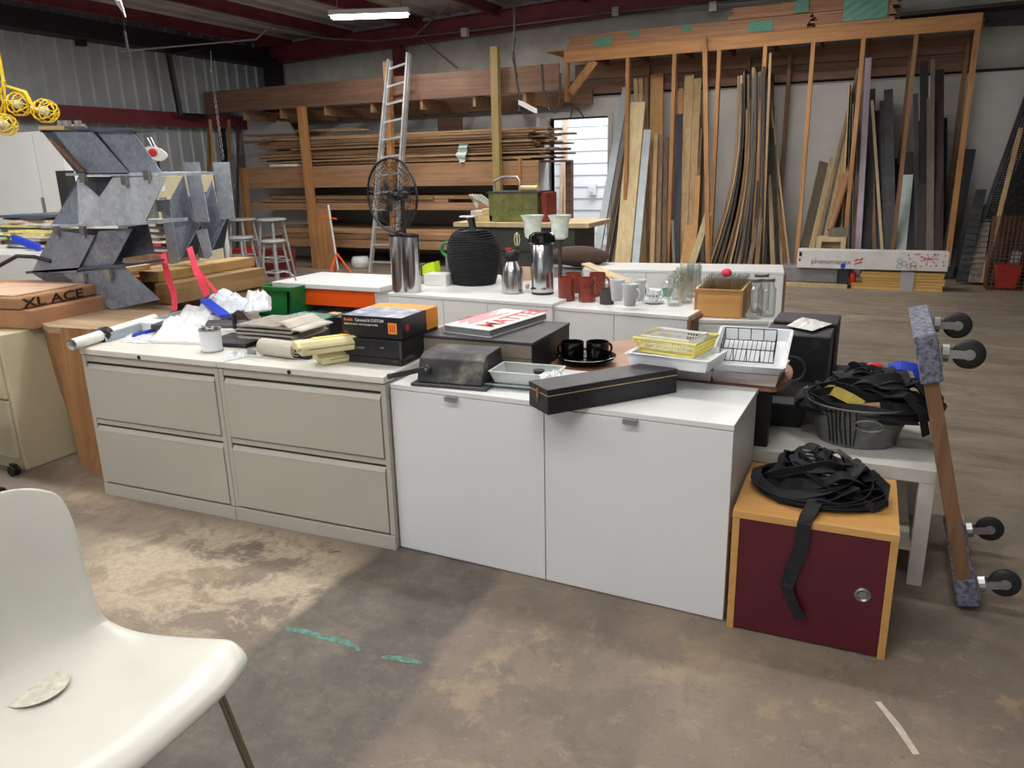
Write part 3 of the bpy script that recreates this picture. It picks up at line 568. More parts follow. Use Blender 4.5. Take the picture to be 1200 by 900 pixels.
for (tx, ty, bx, w, mt) in [(899, 84, 926, 2, 'palez'), (901, 128, 917, 3, 'tanz'), (903, 180, 924, 5, 'stainwood'), (904, 150, 912, 5, 'charcoal'), (902, 205, 906, 5, 'palez'), (906, 230, 914, 4, 'charcoal'), (908, 170, 910, 3, 'greyz')]:
    lean(tx, ty, bx, w, mt, 11.1, 11.9 if ty < 130 else 11.5, .014, 'sheet_panel', 'thin sheet leaning leftward at the right side of the central fan', 'board', 'sheets at the right of the central fan', side=(1, .8, 0))
for (tx, ty, bx, w, mt, y1, lab) in [(966, 190, 937, 12, 'greyz', 11.7, 'grey pointed offcut board at the left edge of the right stack'), (975, 185, 944, 5, 'palez', 11.7, None), (1006, 80, 948, 3, 'tanz', 12.0, None), (1008, 81, 953, 3, 'greyz', 12.0, None), (1009, 82, 958, 3, 'palez', 12.0, None), (1004, 122, 966, 3, 'greyz', 11.9, None), (994, 165, 962, 5, 'tanz', 11.7, None), (1004, 110, 972, 5, 'plum', 11.95, None)]:
    lean(tx, ty, bx, w, mt, 11.2, y1, .014, 'sheet_panel', lab or 'thin plywood sheet leaning in the right stack left of the lavender strip', 'board', None if lab else 'sheets left of the lavender strip', side=(1, .7, 0))
tp, bp = at_y(1001, 182, 11.6), at_y(973, 270, 11.25); b = MB(); b.tube([bp, tp], .045, 12); b2 = MB(); solo('cardboard_tube', b, 'cardboard', 'fat brown cardboard tube leaning left of the lavender strip', 'tube', smooth=True)
tp, bp = at_y(1003, 190, 11.7), at_y(980, 272, 11.35); b = MB(); b.tube([Vector((bp.x - .1, bp.y, 0.0)), tp], .03, 10); solo('cardboard_tube', b, 'cardboard', 'thinner brown tube behind the fat cardboard tube', 'tube', smooth=True)
for (tx, ty, bx, w, mt, y1, nm, lab, cat) in [
    (1013, 48, 1000, 5, 'brownz', 11.9, 'long_board', 'tall brown board behind the lavender strip reaching the rack beam', 'board'), (1018, 68, 1004, 6, 'lavender', 11.6, 'foam_strip', 'tall lavender grey strip leaning right of the cardboard tubes', 'strip'),
    (1019, 105, 1014, 12, 'rubber', 11.9, 'dark_sheet', 'black panel just right of the lavender strip', 'panel'), (1022, 118, 1036, 3, 'palez', 11.8, 'thin_strip', 'thin yellow strip leaning against the black panels', 'strip'),
    (1020, 125, 1026, 4, 'stainwood', 11.85, 'thin_board', 'thin red brown board between the black panels', 'board'), (1028, 130, 1030, 12, 'navy', 11.95, 'dark_sheet', 'dark panel behind the thin yellow strip', 'panel'),
    (1041, 105, 1046, 9, 'charcoal', 11.9, 'grey_sheet', 'tall grey sheet near the middle of the dark stack', 'panel'), (1034, 118, 1040, 6, 'charcoal', 11.95, 'dark_sheet', 'charcoal panel left of the tall grey panel', 'panel'),
    (1063, 205, 1052, 12, 'palemint', 11.6, 'mint_sheet', 'pale mint curled sheet low in the dark stack', 'sheet'), (1066, 178, 1063, 14, 'rubber', 11.75, 'dark_sheet', 'black panel behind the pale mint sheet', 'panel'),
    (1073, 110, 1076, 5, 'charcoal', 11.8, 'dark_sheet', 'narrow charcoal panel with chipped edge right of the mint sheet', 'panel'), (1083, 72, 1083, 8, 'rubber', 11.9, 'dark_sheet', 'tall black panel, tallest of the dark stack', 'panel'),
    (1093, 70, 1092, 4, 'greyz', 11.8, 'grey_strip', 'tall grey strip with curved top in the dark stack', 'strip'), (1099, 82, 1098, 12, 'plum', 11.9, 'dark_sheet', 'brown black panel right of the tall grey strip', 'panel'),
    (1088, 115, 1088, 3, 'greyz', 11.7, 'grey_strip', 'thin grey strip before the tallest black panel', 'strip'), (1090, 215, 1086, 22, 'plum', 11.5, 'dark_sheet', 'wide dark panel low at the right of the stack', 'panel'),
    (1135, 175, 1108, 14, 'rubber', 11.7, 'dark_sheet', 'black panel leaning behind the last rack post', 'panel')]:
    lean(tx, ty, bx, w, mt, 11.2, y1, .02, nm, lab, cat)
for (tx, ty, bx, w, lab) in [(1022, 150, 1020, 26, 'wide black sheet behind the lavender strip'), (1058, 185, 1056, 34, 'wide black sheet behind the mint sheet'), (1092, 140, 1090, 30, 'wide black sheet behind the tall black panels')]:
    lean(tx, ty, bx, w, 'rubber', 11.5, 12.05, .02, 'black_sheet', lab, 'sheet')
for k in range(7): fan_sheet(996 + 2.2 * k, 100 + 12 * k, 985 + 5 * k, ['tanz', 'charcoal', 'greyz', 'rubber', 'plum', 'rubber', 'brownz'][k], .5, .014, 'thin sheet seen edge on beside the lavender strip', 'edge on sheets beside the lavender strip', yc=11.7)
# small frame drawers behind the long box
fb = at_y(976, 300, 11.0)
b = MB(); x0 = at_y(957, 290, 11.0).x; x1 = at_y(991, 290, 11.0).x; zt = at_y(975, 277, 11.0).z
b.box(x0, x0 + .06, 10.9, 11.1, 0, zt); b.box(x1 - .06, x1, 10.9, 11.1, 0, zt); b.box(x0 + .06, x1 - .06, 10.9, 11.1, zt - .06, zt); b.box(x0 + .06, x1 - .06, 10.9, 11.1, 0, .06); b.box(x0 + .06, x1 - .06, 11.08, 11.1, .06, zt - .06); solo('square_frame', b, 'palez', 'small pale square wooden frame behind the white long carton', 'frame')
b = MB(); b.box(x0 + .14, x1 + .02, 10.92, 11.08, zt + .002, zt + .11); solo('small_box', b, 'greyz', 'small grey wooden box on the pale square frame', 'box')
# black mesh screens leaning far right
def lattice(p00, p10, p01, p11, nx, ny, r):
    b = MB(); P = [Vector(p) for p in (p00, p10, p01, p11)]
    for i in range(nx + 1):
        u = i / nx; b.tube([P[0].lerp(P[1], u), P[2].lerp(P[3], u)], r, 4, caps=False)
    for j in range(ny + 1):
        u = j / ny; b.tube([P[0].lerp(P[2], u), P[1].lerp(P[3], u)], r, 4, caps=False)
    return b
T = Thing('mesh_screen', 'large dark mesh screen leaning at the far right wall', 'screen', (1.25, 11.1, 0))
q = [Vector((1.02, 11.0, .02)), Vector((1.9, 10.9, .02)), Vector((1.62, 11.95, 2.62)), Vector((2.7, 11.85, 2.62))]
T.partw('wire_mesh', lattice(q[0], q[1], q[2], q[3], 34, 90, .009), 'meshdark')
for a, c in ((0, 2), (1, 3)):
    b = MB(); b.plank(q[a], q[c], (.05, 0, 0), (0, .03, 0)); T.partw('frame_rail', b, 'charcoal')
b = MB(); b.plank((1.55, 11.35, .02), (2.35, 12.1, 2.5), (.9, 0, 0), (0, .02, 0)); solo('black_sheet', b, 'rubber', 'wide black sheet added to darken what shows behind the large dark mesh screen', 'sheet')  # added black backing, stands in for the darkness behind the mesh
for i, (bx0, w, tx, ty, mt, lab) in enumerate([(1.0, .12, 1150, 222, 'charcoal', 'short charcoal grille leaning left of the wire basket'), (1.14, .14, 1156, 240, 'greyz', 'short grey louvre leaning behind the wire basket'), (1.32, .16, 1172, 250, 'charcoal', 'charcoal strip leaning behind the wire basket'), (1.22, .05, 1196, 150, 'tanz', 'long pale edged strip leaning over the wire basket'), (1.5, .10, 1200, 260, 'graywhite', 'grey metal strip leaning inside the wire basket corner')]):
    t_ = at_y(tx, ty, 11.4); b = MB(); b.plank((bx0, 10.75, .03), t_, (w, 0, 0), (0, .025, 0)); 
    if i in (0, 1):
        for k in range(12): c_ = Vector((bx0, 10.72, .05)).lerp(t_, .1 + k * .07); b.plank(c_ - Vector((w / 2, .01, 0)), c_ + Vector((w / 2, -.01, 0)), (0, .01, 0), (0, 0, .012))
    solo('metal_louvre' if i < 3 else 'metal_strip', b, mt, lab, 'panel')
def wire_basket():
    x0, x1, y0, y1, z1 = 1.22, 1.9, 10.35, 10.65, .82
    t = Thing('wire_basket', 'tall rusty wire basket standing at the far right edge', 'basket', ((x0 + x1) / 2, (y0 + y1) / 2, 0))
    t.partw('front_grid', lattice((x0, y0, .01), (x1, y0, .01), (x0, y0, z1), (x1, y0, z1), 15, 18, .0035), 'wirebrown'); t.partw('rear_grid', lattice((x0, y1, .01), (x1, y1, .01), (x0, y1, z1), (x1, y1, z1), 15, 18, .0035), 'wirebrown')
    t.partw('side_grid', lattice((x0, y0, .01), (x0, y1, .01), (x0, y0, z1), (x0, y1, z1), 6, 18, .0035), 'wirebrown'); t.partw('bottom_grid', lattice((x0, y0, .01), (x1, y0, .01), (x0, y1, .01), (x1, y1, .01), 15, 6, .0035), 'wirebrown')
wire_basket()
b = MB(); b.taper(1.3, 1.55, 10.4, 10.6, .02, .28, .03, .02); solo('red_bin', b, 'red', 'small red bin inside the rusty wire basket', 'bin')
# long white carton on timber stack
ya = 10.05
a = at_z(1105, 340, 0); yy = a.y
XA = at_y(1000, 335, 10.1).x; XB = at_y(1106, 335, 10.1).x
for i in range(6):
    b = MB(); off = random.uniform(-.03, .03)
    for_z = .035 * i; b.box(XA + off + (.08 if i > 1 else 0), XB + off * .5, 10.08, 10.3, for_z, for_z + .032); solo('yellow_board', b, 'yellowx', 'short yellow pine board stacked under the right end of the white carton', 'board', 'pine boards under the carton')
b = MB(); pA = XA + .5; b.box(pA, pA + .14, 10.065, 10.07, .0, .215); b.box(pA, pA + .14, 10.065, 10.32, .212, .216); solo('stretch_film', b, 'wrap', 'band of clear film around the short yellow pine boards', 'film')
lc = at_y(935, 300, 10.1); rc = at_y(1112, 300, 10.1)
LC = Thing('long_carton', 'long white carton with a red logo and dots lying across the wood stack', 'carton', (lc.x, 10.1, .235), math.atan2(.02, 1))
ln = rc.x - lc.x
b = MB(); b.box(0, ln, -.08, .14, 0, .215); LC.part('carton', b, 'paper', bevel=.004)
text_mesh(LC.e, 'brand_print', 'phenomenex', 'grey', .085, (.16, -.0815, .055), (PI / 2, 0, 0))
b = MB()
for (dx, dz_) in ((.66, .11), (.70, .08), (.66, .07), (.71, .12)): b.tube([(dx - .02, -.082, dz_ - .01), (dx + .02, -.082, dz_ + .01)], .008, 6)
LC.part('logo_mark', b, 'red')
b = MB(); random.seed(5)
for k in range(22):
    c_ = Vector((ln - .04 - random.random() * .38, -.082, .03 + random.random() * .17)); b.box(c_.x - .007, c_.x + .007, -.083, -.08, c_.z - .007, c_.z + .007)
for k in range(7): a_ = k * PI * 2 / 7; b.tube([(ln - .2, -.082, .14), (ln - .2 + .1 * math.cos(a_), -.082, .14 + .06 * math.sin(a_))], .003, 4)
LC.part('red_dots', b, 'red')
b = MB()
for (cx_, cz_) in ((ln - .50, .05), (ln - .45, .08), (ln - .40, .05), (ln - .5, .11), (ln - .35, .08), (ln - .35, .03)):
    b.tube([(cx_ + .028 * math.cos(k * PI / 3 + PI / 6), -.082, cz_ + .028 * math.sin(k * PI / 3 + PI / 6)) for k in range(6)], .0025, 4, closed=True)
LC.part('hexagon_print', b, 'grey')
b = MB(); b.ball((.52, -.083, .035), .028, sc=(1, .1, 1.2)); LC.part('blue_tape', b, 'blue')
b = MB(); b.box(-.002, .0, -.06, -.03, .1, .15); b.box(.02, .05, -.083, -.08, .14, .19); b.box(.02, .04, -.083, -.08, .08, .11); LC.part('corner_label', b, 'black')
b = MB(); x0 = at_y(915, 320, 10.2).x; x1 = at_y(982, 320, 10.2).x; b.box(x0, x1, 10.12, 10.42, .05, .232); solo('grey_box', b, 'grey', 'low grey box under the left end of the long white carton', 'box', bevel=.01)
b = MB(); b.box(x0 - .08, x1 + .12, 10.02, 10.4, .0, .045); solo('pale_board', b, 'palez', 'pale board on the floor under the grey box', 'board')
b = MB(); b.box(x1 + .01, x1 + .12, 10.1, 10.3, .047, .23); solo('navy_box', b, 'navy', 'small navy box between the grey box and the red can', 'box')
b = MB(); b.lathe([(.035, 0), (.04, .01), (.04, .12), (.03, .135)], 14, (x1 + .17, 10.15, .047)); solo('red_can', b, 'red', 'small red can under the long white carton', 'can', smooth=True)
# ------------------------------------------------------------------ left side
def boxthing(name, x0, x1, y0, y1, z0, z1, mat, label, cat, group=None, bevel=.002, rz=0):
    b = MB(); b.box(x0, x1, y0, y1, z0, z1)
    if rz: b.rot(RZ(rz), ((x0 + x1) / 2, (y0 + y1) / 2, 0))
    return solo(name, b, mat, label, cat, group, bevel=bevel)
# tall white cabinet
wc = at_y(38, 154, 5.6); wr = at_y(78, 200, 5.6)
T = Thing('tall_cabinet', 'tall white two door cabinet behind the galvanized sculpture', 'cabinet', (wr.x - .9, 5.6, 0))
w = 1.9; b = MB(); b.box(wr.x - w, wr.x, 5.62, 6.1, 0, wc.z); T.partw('body', b, 'white')
sx = at_y(52, 235, 5.6).x
for a, c in ((wr.x - w + .005, sx - .004), (sx + .004, wr.x - .005)):
    b = MB(); b.box(a, c, 5.595, 5.617, .08, wc.z - .02); T.partw('door', b, 'white')
b = MB(); hz = at_y(54, 245, 5.59).z; b.box(sx - .012, sx + .012, 5.57, 5.595, hz - .1, hz + .12); T.partw('handle', b, 'grey')
b = MB(); dd = at_y(76, 225, 5.4); b.box(dd.x - .02, dd.x + .12, 5.35, 5.45, 0, at_y(76, 200, 5.4).z); solo('dark_post', b, 'gap', 'dark narrow post standing beside the tall white cabinet', 'post')
# beige filing cabinet at the far left
T = Thing('filing_cabinet', 'beige steel filing cabinet at the left edge behind the wood stump', 'filing cabinet', (-4.22, 2.36, 0))
b = MB(); b.box(-4.46, -3.98, 2.37, 3.10, 0, .735); T.partw('body', b, 'beige', bevel=.006)
for z0 in (.07, .40):
    b = MB(); b.box(-4.45, -4.0, 2.350, 2.37, z0, z0 + .315); T.partw('drawer', b, 'beige', bevel=.004)
# carton marked XL on the beige cabinet
T = Thing('cardboard_carton', 'brown cardboard carton with black marker writing on the beige filing cabinet', 'carton', (-4.3, 2.6, .738), .12)
b = MB(); b.box(-.55, .36, -.12, .50, 0, .10); T.part('carton', b, 'cardboard', bevel=.006)
b = MB(); b.box(-.56, .30, -.13, .46, .103, .165); T.part('lid', b, 'cardboard', bevel=.012)
b = MB(); b.box(-.30, .24, -.10, .30, .166, .172); T.part('flap', b, 'cardlid')
text_mesh(T.e, 'marker_writing', 'XL ACE', 'black', .066, (.3025, -.11, .110), (PI / 2, 0, PI / 2), sx=1.75)
b = MB(); b.tube([at_y(-2, 312, 2.95), at_y(20, 300, 2.95), at_y(40, 301, 2.98), at_y(60, 306, 3.0)], .012, 6); solo('black_cable', b, 'black', 'black cable arching over the cardboard carton at the left edge', 'cable', smooth=True)
b = MB(); c0 = at_z(34, 372, .915); b.plank(at_y(32, 372, 2.66), at_y(82, 361, 2.85), (0, .03, .0), (0, 0, .03)); o = solo('metal_bar', b, 'zinc', 'short metal bar lying between the cardboard carton and the wood stump', 'bar')
# white table with book piles
tz = .90
tp = at_z(60, 312, tz); 
T = Thing('white_table', 'white table carrying piles of books behind the galvanized sculpture', 'table', (-6.0, 4.6, 0))
TX1 = at_y(142, 300, 4.3).x; b = MB(); b.box(-7.4, TX1, 4.25, 5.0, tz - .04, tz); T.partw('tabletop', b, 'white', bevel=.003)
for x in (-7.3, TX1 - .1):
    for y in (4.33, 4.9): b = MB(); b.box(x, x + .05, y, y + .05, 0, tz - .04); T.partw('leg', b, 'white')
random.seed(21)
def bookpile(px0, px1, pybot, n, y, lab, grp, first=0, z0=tz, th=.022):
    a = at_y(px0, pybot, y); c = at_y(px1, pybot, y); z = z0 + .001
    for i in range(n):
        t = random.uniform(.6, 1.5) * th; L = (c.x - a.x) * random.uniform(.75, 1.05); cx = (a.x + c.x) / 2 + random.uniform(-.04, .04); W = random.uniform(.16, .24)
        b = MB(); b.box(cx - L / 2, cx + L / 2, y - .01, y + W, z, z + t); b.rot(RZ(random.uniform(-.12, .12)), (cx, y + W / 2, 0))
        solo('book', b, 'paperjit' if random.random() < .25 else 'book%d' % random.randrange(8), lab, 'book', grp); z += t + .0008
    return z
zt = bookpile(8, 62, 292, 13, 4.4, 'book in the wide pile on the white table left of the galvanized sculpture', 'books left of the sculpture')
bookpile(-12, 8, 292, 8, 4.4, 'book in the pile at the left edge on the white table', 'books at the left edge')
bookpile(42, 90, 292, 13, 4.7, 'book in the rear pile on the white table behind the sculpture', 'books behind the sculpture')
p = at_y(33, 297, 4.3); b = MB(); b.plank(at_y(18, 290, 4.27), at_y(48, 301, 4.27), (0, 0, .06), (0, .04, 0)); b.move((0, 0, max(0, tz - at_y(48, 301, 4.27).z + .035))); solo('blue_case', b, 'blue', 'slim blue case lying before the book pile at the left', 'case', bevel=.004)
# right book pile behind the sculpture on its own stand
pz_ = at_y(190, 298, 4.3)
boxthing('book_stand', at_y(150, 300, 4.3).x, at_y(197, 300, 4.3).x, 4.25, 4.6, 0, pz_.z - .002, 'stainwood', 'brown wooden stand under the book pile between the galvanized pieces', 'stand')
bookpile(168, 194, 298, 12, 4.32, 'book in the narrow pile between the two galvanized pieces', 'books between the galvanized pieces', z0=pz_.z, th=.020)
# wood stump with live edge, and slab under the timbers
z = .76
top = [at_z(40, 372, z), at_z(58, 383, z), at_z(100, 386, z), at_z(146, 385, z), at_z(165, 378, z), at_z(196, 369, z), at_z(206, 356, z), at_z(150, 345, z), at_z(70, 352, z)]
top = [Vector((p.x, min(p.y, 3.45), 0)) for p in top]
base = [(-3.86, 2.62), (-3.80, 2.55), (-3.66, 2.50), (-3.46, 2.46), (-3.40, 2.6), (-3.38, 2.75), (-3.36, 3.0), (-3.6, 3.15), (-3.84, 2.95)]
b = MB(); rows = []
for j in range(9):
    f = j / 8; row = []
    for k in range(9):
        for s in range(3):
            g = s / 3; bb = Vector((base[k][0], base[k][1], 0)).lerp(Vector((base[(k + 1) % 9][0], base[(k + 1) % 9][1], 0)), g); tt = top[k].lerp(top[(k + 1) % 9], g)
            ff = f ** .9; p = bb.lerp(tt, ff); p.z = z * f - .0; a_ = .018 * noise.noise(Vector((p.x * 6, p.y * 6, p.z * 3))); row.append(p + Vector((a_, a_, 0)))
    row.append(row[0]); rows.append(row)
b.grid(rows); T = Thing('wood_stump', 'massive live edge wood stump beside the putty filing cabinets carrying the galvanized sculpture', 'stump', (-3.6, 2.7, 0))
n0 = len(b.v); T.partw('trunk', b, 'stumpz')
b = MB(); rim = [q - Vector((0, 0, .001)) for q in rows[-1][:-1]]; b.prism([q + Vector((0, 0, -.03)) for q in rim], (0, 0, .032)); T.partw('top_face', b, 'slabtop')
b = MB(); b.box(-4.6, -3.72, 3.47, 4.0, .60, .757); b.box(-4.5, -4.3, 3.5, 3.9, 0, .6); b.box(-3.95, -3.8, 3.5, 3.9, 0, .6); solo('slab_bench', b, 'slabtop', 'rough wood bench behind the stump holding the timber beams', 'bench', bevel=.01)
def beam(x, y0, y1, z, mat, lab, w=.135, h=.115): b = MB(); b.box(x, x + w, y0, y1, z, z + h); return solo('timber_beam', b, mat, lab, 'timber', bevel=.004)
_M_done = 0
wood('timbery', (120, 88, 52), (188, 152, 102), 'Y', scale=.7); wood('timberyel', (176, 140, 80), (216, 180, 116), 'Y', scale=.7)
beam(-3.83, 3.22, 4.0, .765, 'timbery', 'lower thick timber beam with knots behind the stump, nearest the stools', h=.12)
beam(-4.05, 3.30, 4.0, .765, 'timbery', 'lower dark timber beam beside the knotty beam')
beam(-3.98, 3.25, 4.05, .887, 'timberyel', 'upper yellow timber beam on top of the knotty beam', h=.06, w=.16)
beam(-4.3, 3.25, 3.95, .765, 'timbery', 'dark timber beam under the books behind the sculpture', h=.16)
boxthing('wood_offcut', -4.28, -4.17, 3.28, 3.5, .926, .955, 'tan', 'small pale offcut on the dark timber beam', 'offcut')
boxthing('red_tool', -4.14, -4.04, 3.3, 3.36, .88, .905, 'red', 'small red tool lying on the dark timber beams', 'tool')
# galvanized zig-zag sculpture
SY = 3.0
def q3(px_, py_, y=SY): return at_y(px_, py_, y)
SCP = Thing('metal_sculpture', 'tall galvanized sheet metal zigzag sculpture standing on the wood stump', 'sculpture', (q3(150, 363).x, SY, .765))
def duct(name, pts, mat, depth=.24, dy=0, th=None):
    b = MB(); P = [q3(x_, y_) + Vector((0, dy, 0)) for x_, y_ in pts]; b.prism(P, (0, depth, 0)); SCP.partw(name, b, mat)
def sheet(name, pts, mat, ys=None, t=.004):
    P = [q3(p[0], p[1], SY + (p[2] if len(p) > 2 else 0)) for p in pts]
    b = MB(); nrm = (P[1] - P[0]).cross(P[-1] - P[0]).normalized() * t; b.prism(P, nrm); SCP.partw(name, b, mat)
# tier 1
sheet('sheet', [(48, 153, 0), (64, 155, 0), (101, 204, 0), (90, 204, 0)], 'galvshade'); sheet('sheet', [(64, 155, 0), (107, 153, 0), (152, 204, 0), (101, 204, 0)], 'galv'); sheet('sheet', [(112, 153, .02), (155, 153, .02), (190, 203, .02), (153, 203, .02)], 'galv')
sheet('sheet', [(48, 150, .22), (155, 150, .22), (185, 203, .22), (92, 203, .22)], 'galvshade')
b = MB(); b.hexa([q3(47, 155), q3(156, 154), q3(156, 154) + Vector((0, .24, 0)), q3(47, 155) + Vector((0, .24, 0)), q3(47, 152), q3(156, 151), q3(156, 151) + Vector((0, .24, 0)), q3(47, 152) + Vector((0, .24, 0))]); SCP.partw('top_plate', b, 'galvshade')
b = MB(); b.plank(q3(48, 150), q3(78, 150), (0, .03, 0), (0, 0, .02)); SCP.partw('wood_strip', b, 'tan'); b = MB(); b.plank(q3(60, 163, SY - .02), q3(98, 201, SY - .02), (.03, 0, 0), (0, .02, 0)); SCP.partw('wood_strip', b, 'stainwood')
for x_ in (72, 80, 92):
    b = MB(); c_ = q3(x_, 148); b.tube([c_, c_ + Vector((0, 0, .03))], .018, 8); b.tube([c_ + Vector((-.03, 0, .0)), c_ + Vector((.03, .02, 0))], .012, 6); SCP.partw('pulley_clamp', b, 'zinc')
b = MB(); b.hexa([q3(77, 206), q3(209, 206), q3(209, 206) + Vector((0, .28, 0)), q3(77, 206) + Vector((0, .28, 0)), q3(77, 203), q3(209, 202), q3(209, 202) + Vector((0, .28, 0)), q3(77, 203) + Vector((0, .28, 0))]); SCP.partw('shelf_plate', b, 'galvlit')
# tier 2
sheet('sheet', [(132, 208, 0), (195, 207, 0), (170, 259, 0), (95, 263, 0)], 'galvlit'); sheet('sheet', [(90, 208, .02), (116, 231, .0), (97, 263, .0), (92, 263, .05)], 'galvlit'); sheet('sheet', [(92, 214, .05), (95, 263, .05), (60, 263, .05)], 'galv')
sheet('sheet', [(92, 207, .24), (195, 207, .24), (170, 262, .24), (62, 262, .24)], 'galvshade')
b = MB(); b.hexa([q3(48, 268), q3(172, 263), q3(172, 263) + Vector((0, .28, 0)), q3(48, 268) + Vector((0, .28, 0)), q3(48, 265), q3(172, 259), q3(172, 259) + Vector((0, .28, 0)), q3(48, 265) + Vector((0, .28, 0))]); SCP.partw('shelf_plate', b, 'galvlit')
# tier 3
sheet('sheet', [(62, 270, 0), (111, 276, 0), (89, 320, 0), (37, 319, 0)], 'galv'); sheet('sheet', [(116, 271, .02), (155, 268, .05), (132, 312, .05), (92, 314, .02)], 'galv'); sheet('sheet', [(150, 266, .15), (173, 262, .15), (181, 297, .15), (140, 303, .15)], 'galvshade')
sheet('sheet', [(66, 268, .26), (160, 268, .26), (140, 312, .26), (42, 312, .26)], 'galvshade')
b = MB(); b.hexa([q3(30, 321), q3(145, 313), q3(145, 313) + Vector((0, .28, 0)), q3(30, 321) + Vector((0, .28, 0)), q3(30, 318), q3(145, 310), q3(145, 310) + Vector((0, .28, 0)), q3(30, 318) + Vector((0, .28, 0))]); SCP.partw('shelf_plate', b, 'galvshade')
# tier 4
sheet('sheet', [(74, 321, 0), (144, 312, .02), (187, 351, .05), (131, 363, 0)], 'galv'); sheet('sheet', [(37, 320, 0), (74, 321, 0), (131, 363, 0), (104, 361, .0)], 'galvshade'); sheet('sheet', [(45, 318, .25), (144, 311, .25), (186, 350, .25), (110, 357, .25)], 'galvshade')
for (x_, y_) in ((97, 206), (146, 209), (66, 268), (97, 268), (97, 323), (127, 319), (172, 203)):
    b = MB(); c_ = q3(x_, y_, SY - .012); b.box(c_.x - .02, c_.x + .02, c_.y - .01, c_.y + .01, c_.z - .035, c_.z + .015); b.tube([c_ + Vector((0, 0, -.03)), c_ + Vector((0, 0, -.05))], .007, 6); SCP.partw('clamp', b, 'zinc')
# second galvanized piece
GX = Thing('metal_sculpture', 'smaller galvanized folded sheet metal piece tilted on the timber beams', 'sculpture', (q3(225, 315, 3.5).x, 3.5, .95))
def gs(pts, mat):
    P = [at_y(p[0], p[1], 3.5 + (p[2] if len(p) > 2 else 0)) for p in pts]; b = MB(); nrm = (P[1] - P[0]).cross(P[-1] - P[0]).normalized() * .005; b.prism(P, nrm); GX.partw('sheet', b, mat)
gs([(215, 190, -.03), (233, 190, -.03), (245, 260, -.03), (228, 260, -.03)], 'galvlit'); gs([(249, 190, .0), (268, 190, .0), (275, 256, .0), (258, 257, .0)], 'galvlit')
gs([(215, 205, 0), (226, 258, 0), (235, 262, 0), (212, 304, 0), (197, 300, .1), (196, 240, .1)], 'galv'); gs([(248, 212, .05), (260, 256, .03), (264, 258, .03), (244, 303, .05), (232, 302, .1), (240, 230, .1)], 'galv')
gs([(188, 243, -.02), (199, 243, -.02), (210, 308, -.02), (199, 310, -.02)], 'galvlit'); gs([(229, 270, .0), (242, 268, .0), (249, 300, .0), (240, 303, .0)], 'galvlit'); gs([(190, 240, .15), (275, 215, .15), (262, 290, .15), (205, 305, .15)], 'galvshade')
b = MB(); c_ = at_y(192, 240, 3.47); b.box(c_.x - .03, c_.x + .02, c_.y - .03, c_.y + .03, c_.z - .04, c_.z + .03); GX.partw('clamp', b, 'zinc')
# pink straps
for lab, pts in (('pink strap hanging down from the book stand onto the stump', [(191, 297, 3.35), (196, 322, 3.2), (204, 345, 3.1), (205, 364, 3.05)]), ('pink strap hanging under the tilted galvanized piece', [(222, 290, 3.45), (230, 318, 3.3), (243, 346, 3.15)]), ('thin pink strap branching beside the hanging pink strap', [(226, 308, 3.4), (245, 332, 3.3), (254, 343, 3.25)])):
    b = MB(); b.ribbon([at_y(*p) for p in pts], .035 if 'thin' not in lab else .018, .003, side=(1, 0, 0)); solo('pink_strap', b, 'pink', lab, 'strap')
# things beyond on the left: palette card, beige unit, leaning strips
b = MB(); c_ = at_y(182, 180, 6.0); b.prism([c_ + Vector((.14 * math.cos(a) * (1.2 if a < 3 else 1), 0, .07 * math.sin(a) + .03 * math.cos(a) * -1)) for a in [k * PI / 6 for k in range(12)]], (0, .01, 0)); P_ = Thing('paint_palette', 'cream painter palette with red paint and brushes behind the sculpture top', 'palette', (c_.x, 6.0, c_.z - .1)); P_.partw('palette', b, 'plasticwhite')
b = MB(); b.ball(c_ + Vector((-.03, -.01, .01)), .05, sc=(1.3, .15, .8)); P_.partw('red_paint', b, 'red')
for s in (0, .05): b = MB(); b.tube([c_ + Vector((-.02 + s, .0, .05)), c_ + Vector((-.08 + s, 0, .16))], .006, 6); P_.partw('brush', b, 'white')
b = MB(); b.tube([Vector((c_.x, 6.02, 0)), c_ + Vector((0, .02, -.05))], .015, 6); P_.partw('stand', b, 'black')
q = at_y(185, 245, 5.6); r_ = at_y(211, 206, 5.6)
T = Thing('file_box', 'cream file unit with label holder behind the sculpture', 'file cabinet', ((q.x + r_.x) / 2, 5.6, 0)); b = MB(); b.box(q.x, r_.x + .02, 5.6, 6.0, 0, r_.z); T.partw('body', b, 'beige', bevel=.004)
b = MB(); b.box(q.x + .05, q.x + .14, 5.59, 5.60, r_.z - .14, r_.z - .09); T.partw('label_holder', b, 'paper'); b = MB(); b.box(q.x + .05, q.x + .14, 5.585, 5.60, r_.z - .22, r_.z - .20); T.partw('handle', b, 'zinc')
for (tx, ty, bx, by, w, mt, lab) in [(215, 163, 226, 300, .07, 'stainwood', 'dark wood strip leaning on the left corrugated wall'), (207, 185, 215, 300, .10, 'tanz', 'brown board leaning low on the left wall'), (232, 178, 232, 310, .20, 'palez', 'pale plywood piece leaning near the rack left end'), (240, 150, 250, 320, .04, 'stainwood', 'long thin strip standing left of the rack'),
                            (246, 140, 262, 320, .04, 'tanz', 'long thin tan strip standing left of the rack'), (268, 140, 272, 320, .05, 'stainwood', 'brown upright strip before the white leaning sheet'), (279, 148, 279, 320, .04, 'plum', 'dark upright strip before the white leaning sheet')]:
    T_ = at_y(tx, ty, 10.15); T_.x = max(T_.x, -10.25); B_ = at_y(bx, by, 9.9); B_.z = 0.0; B_.x = max(B_.x, -10.4); b = MB(); b.plank(B_, T_, (w, 0, 0), (0, .025, 0)); solo('wood_strip', b, mt, lab, 'strip')
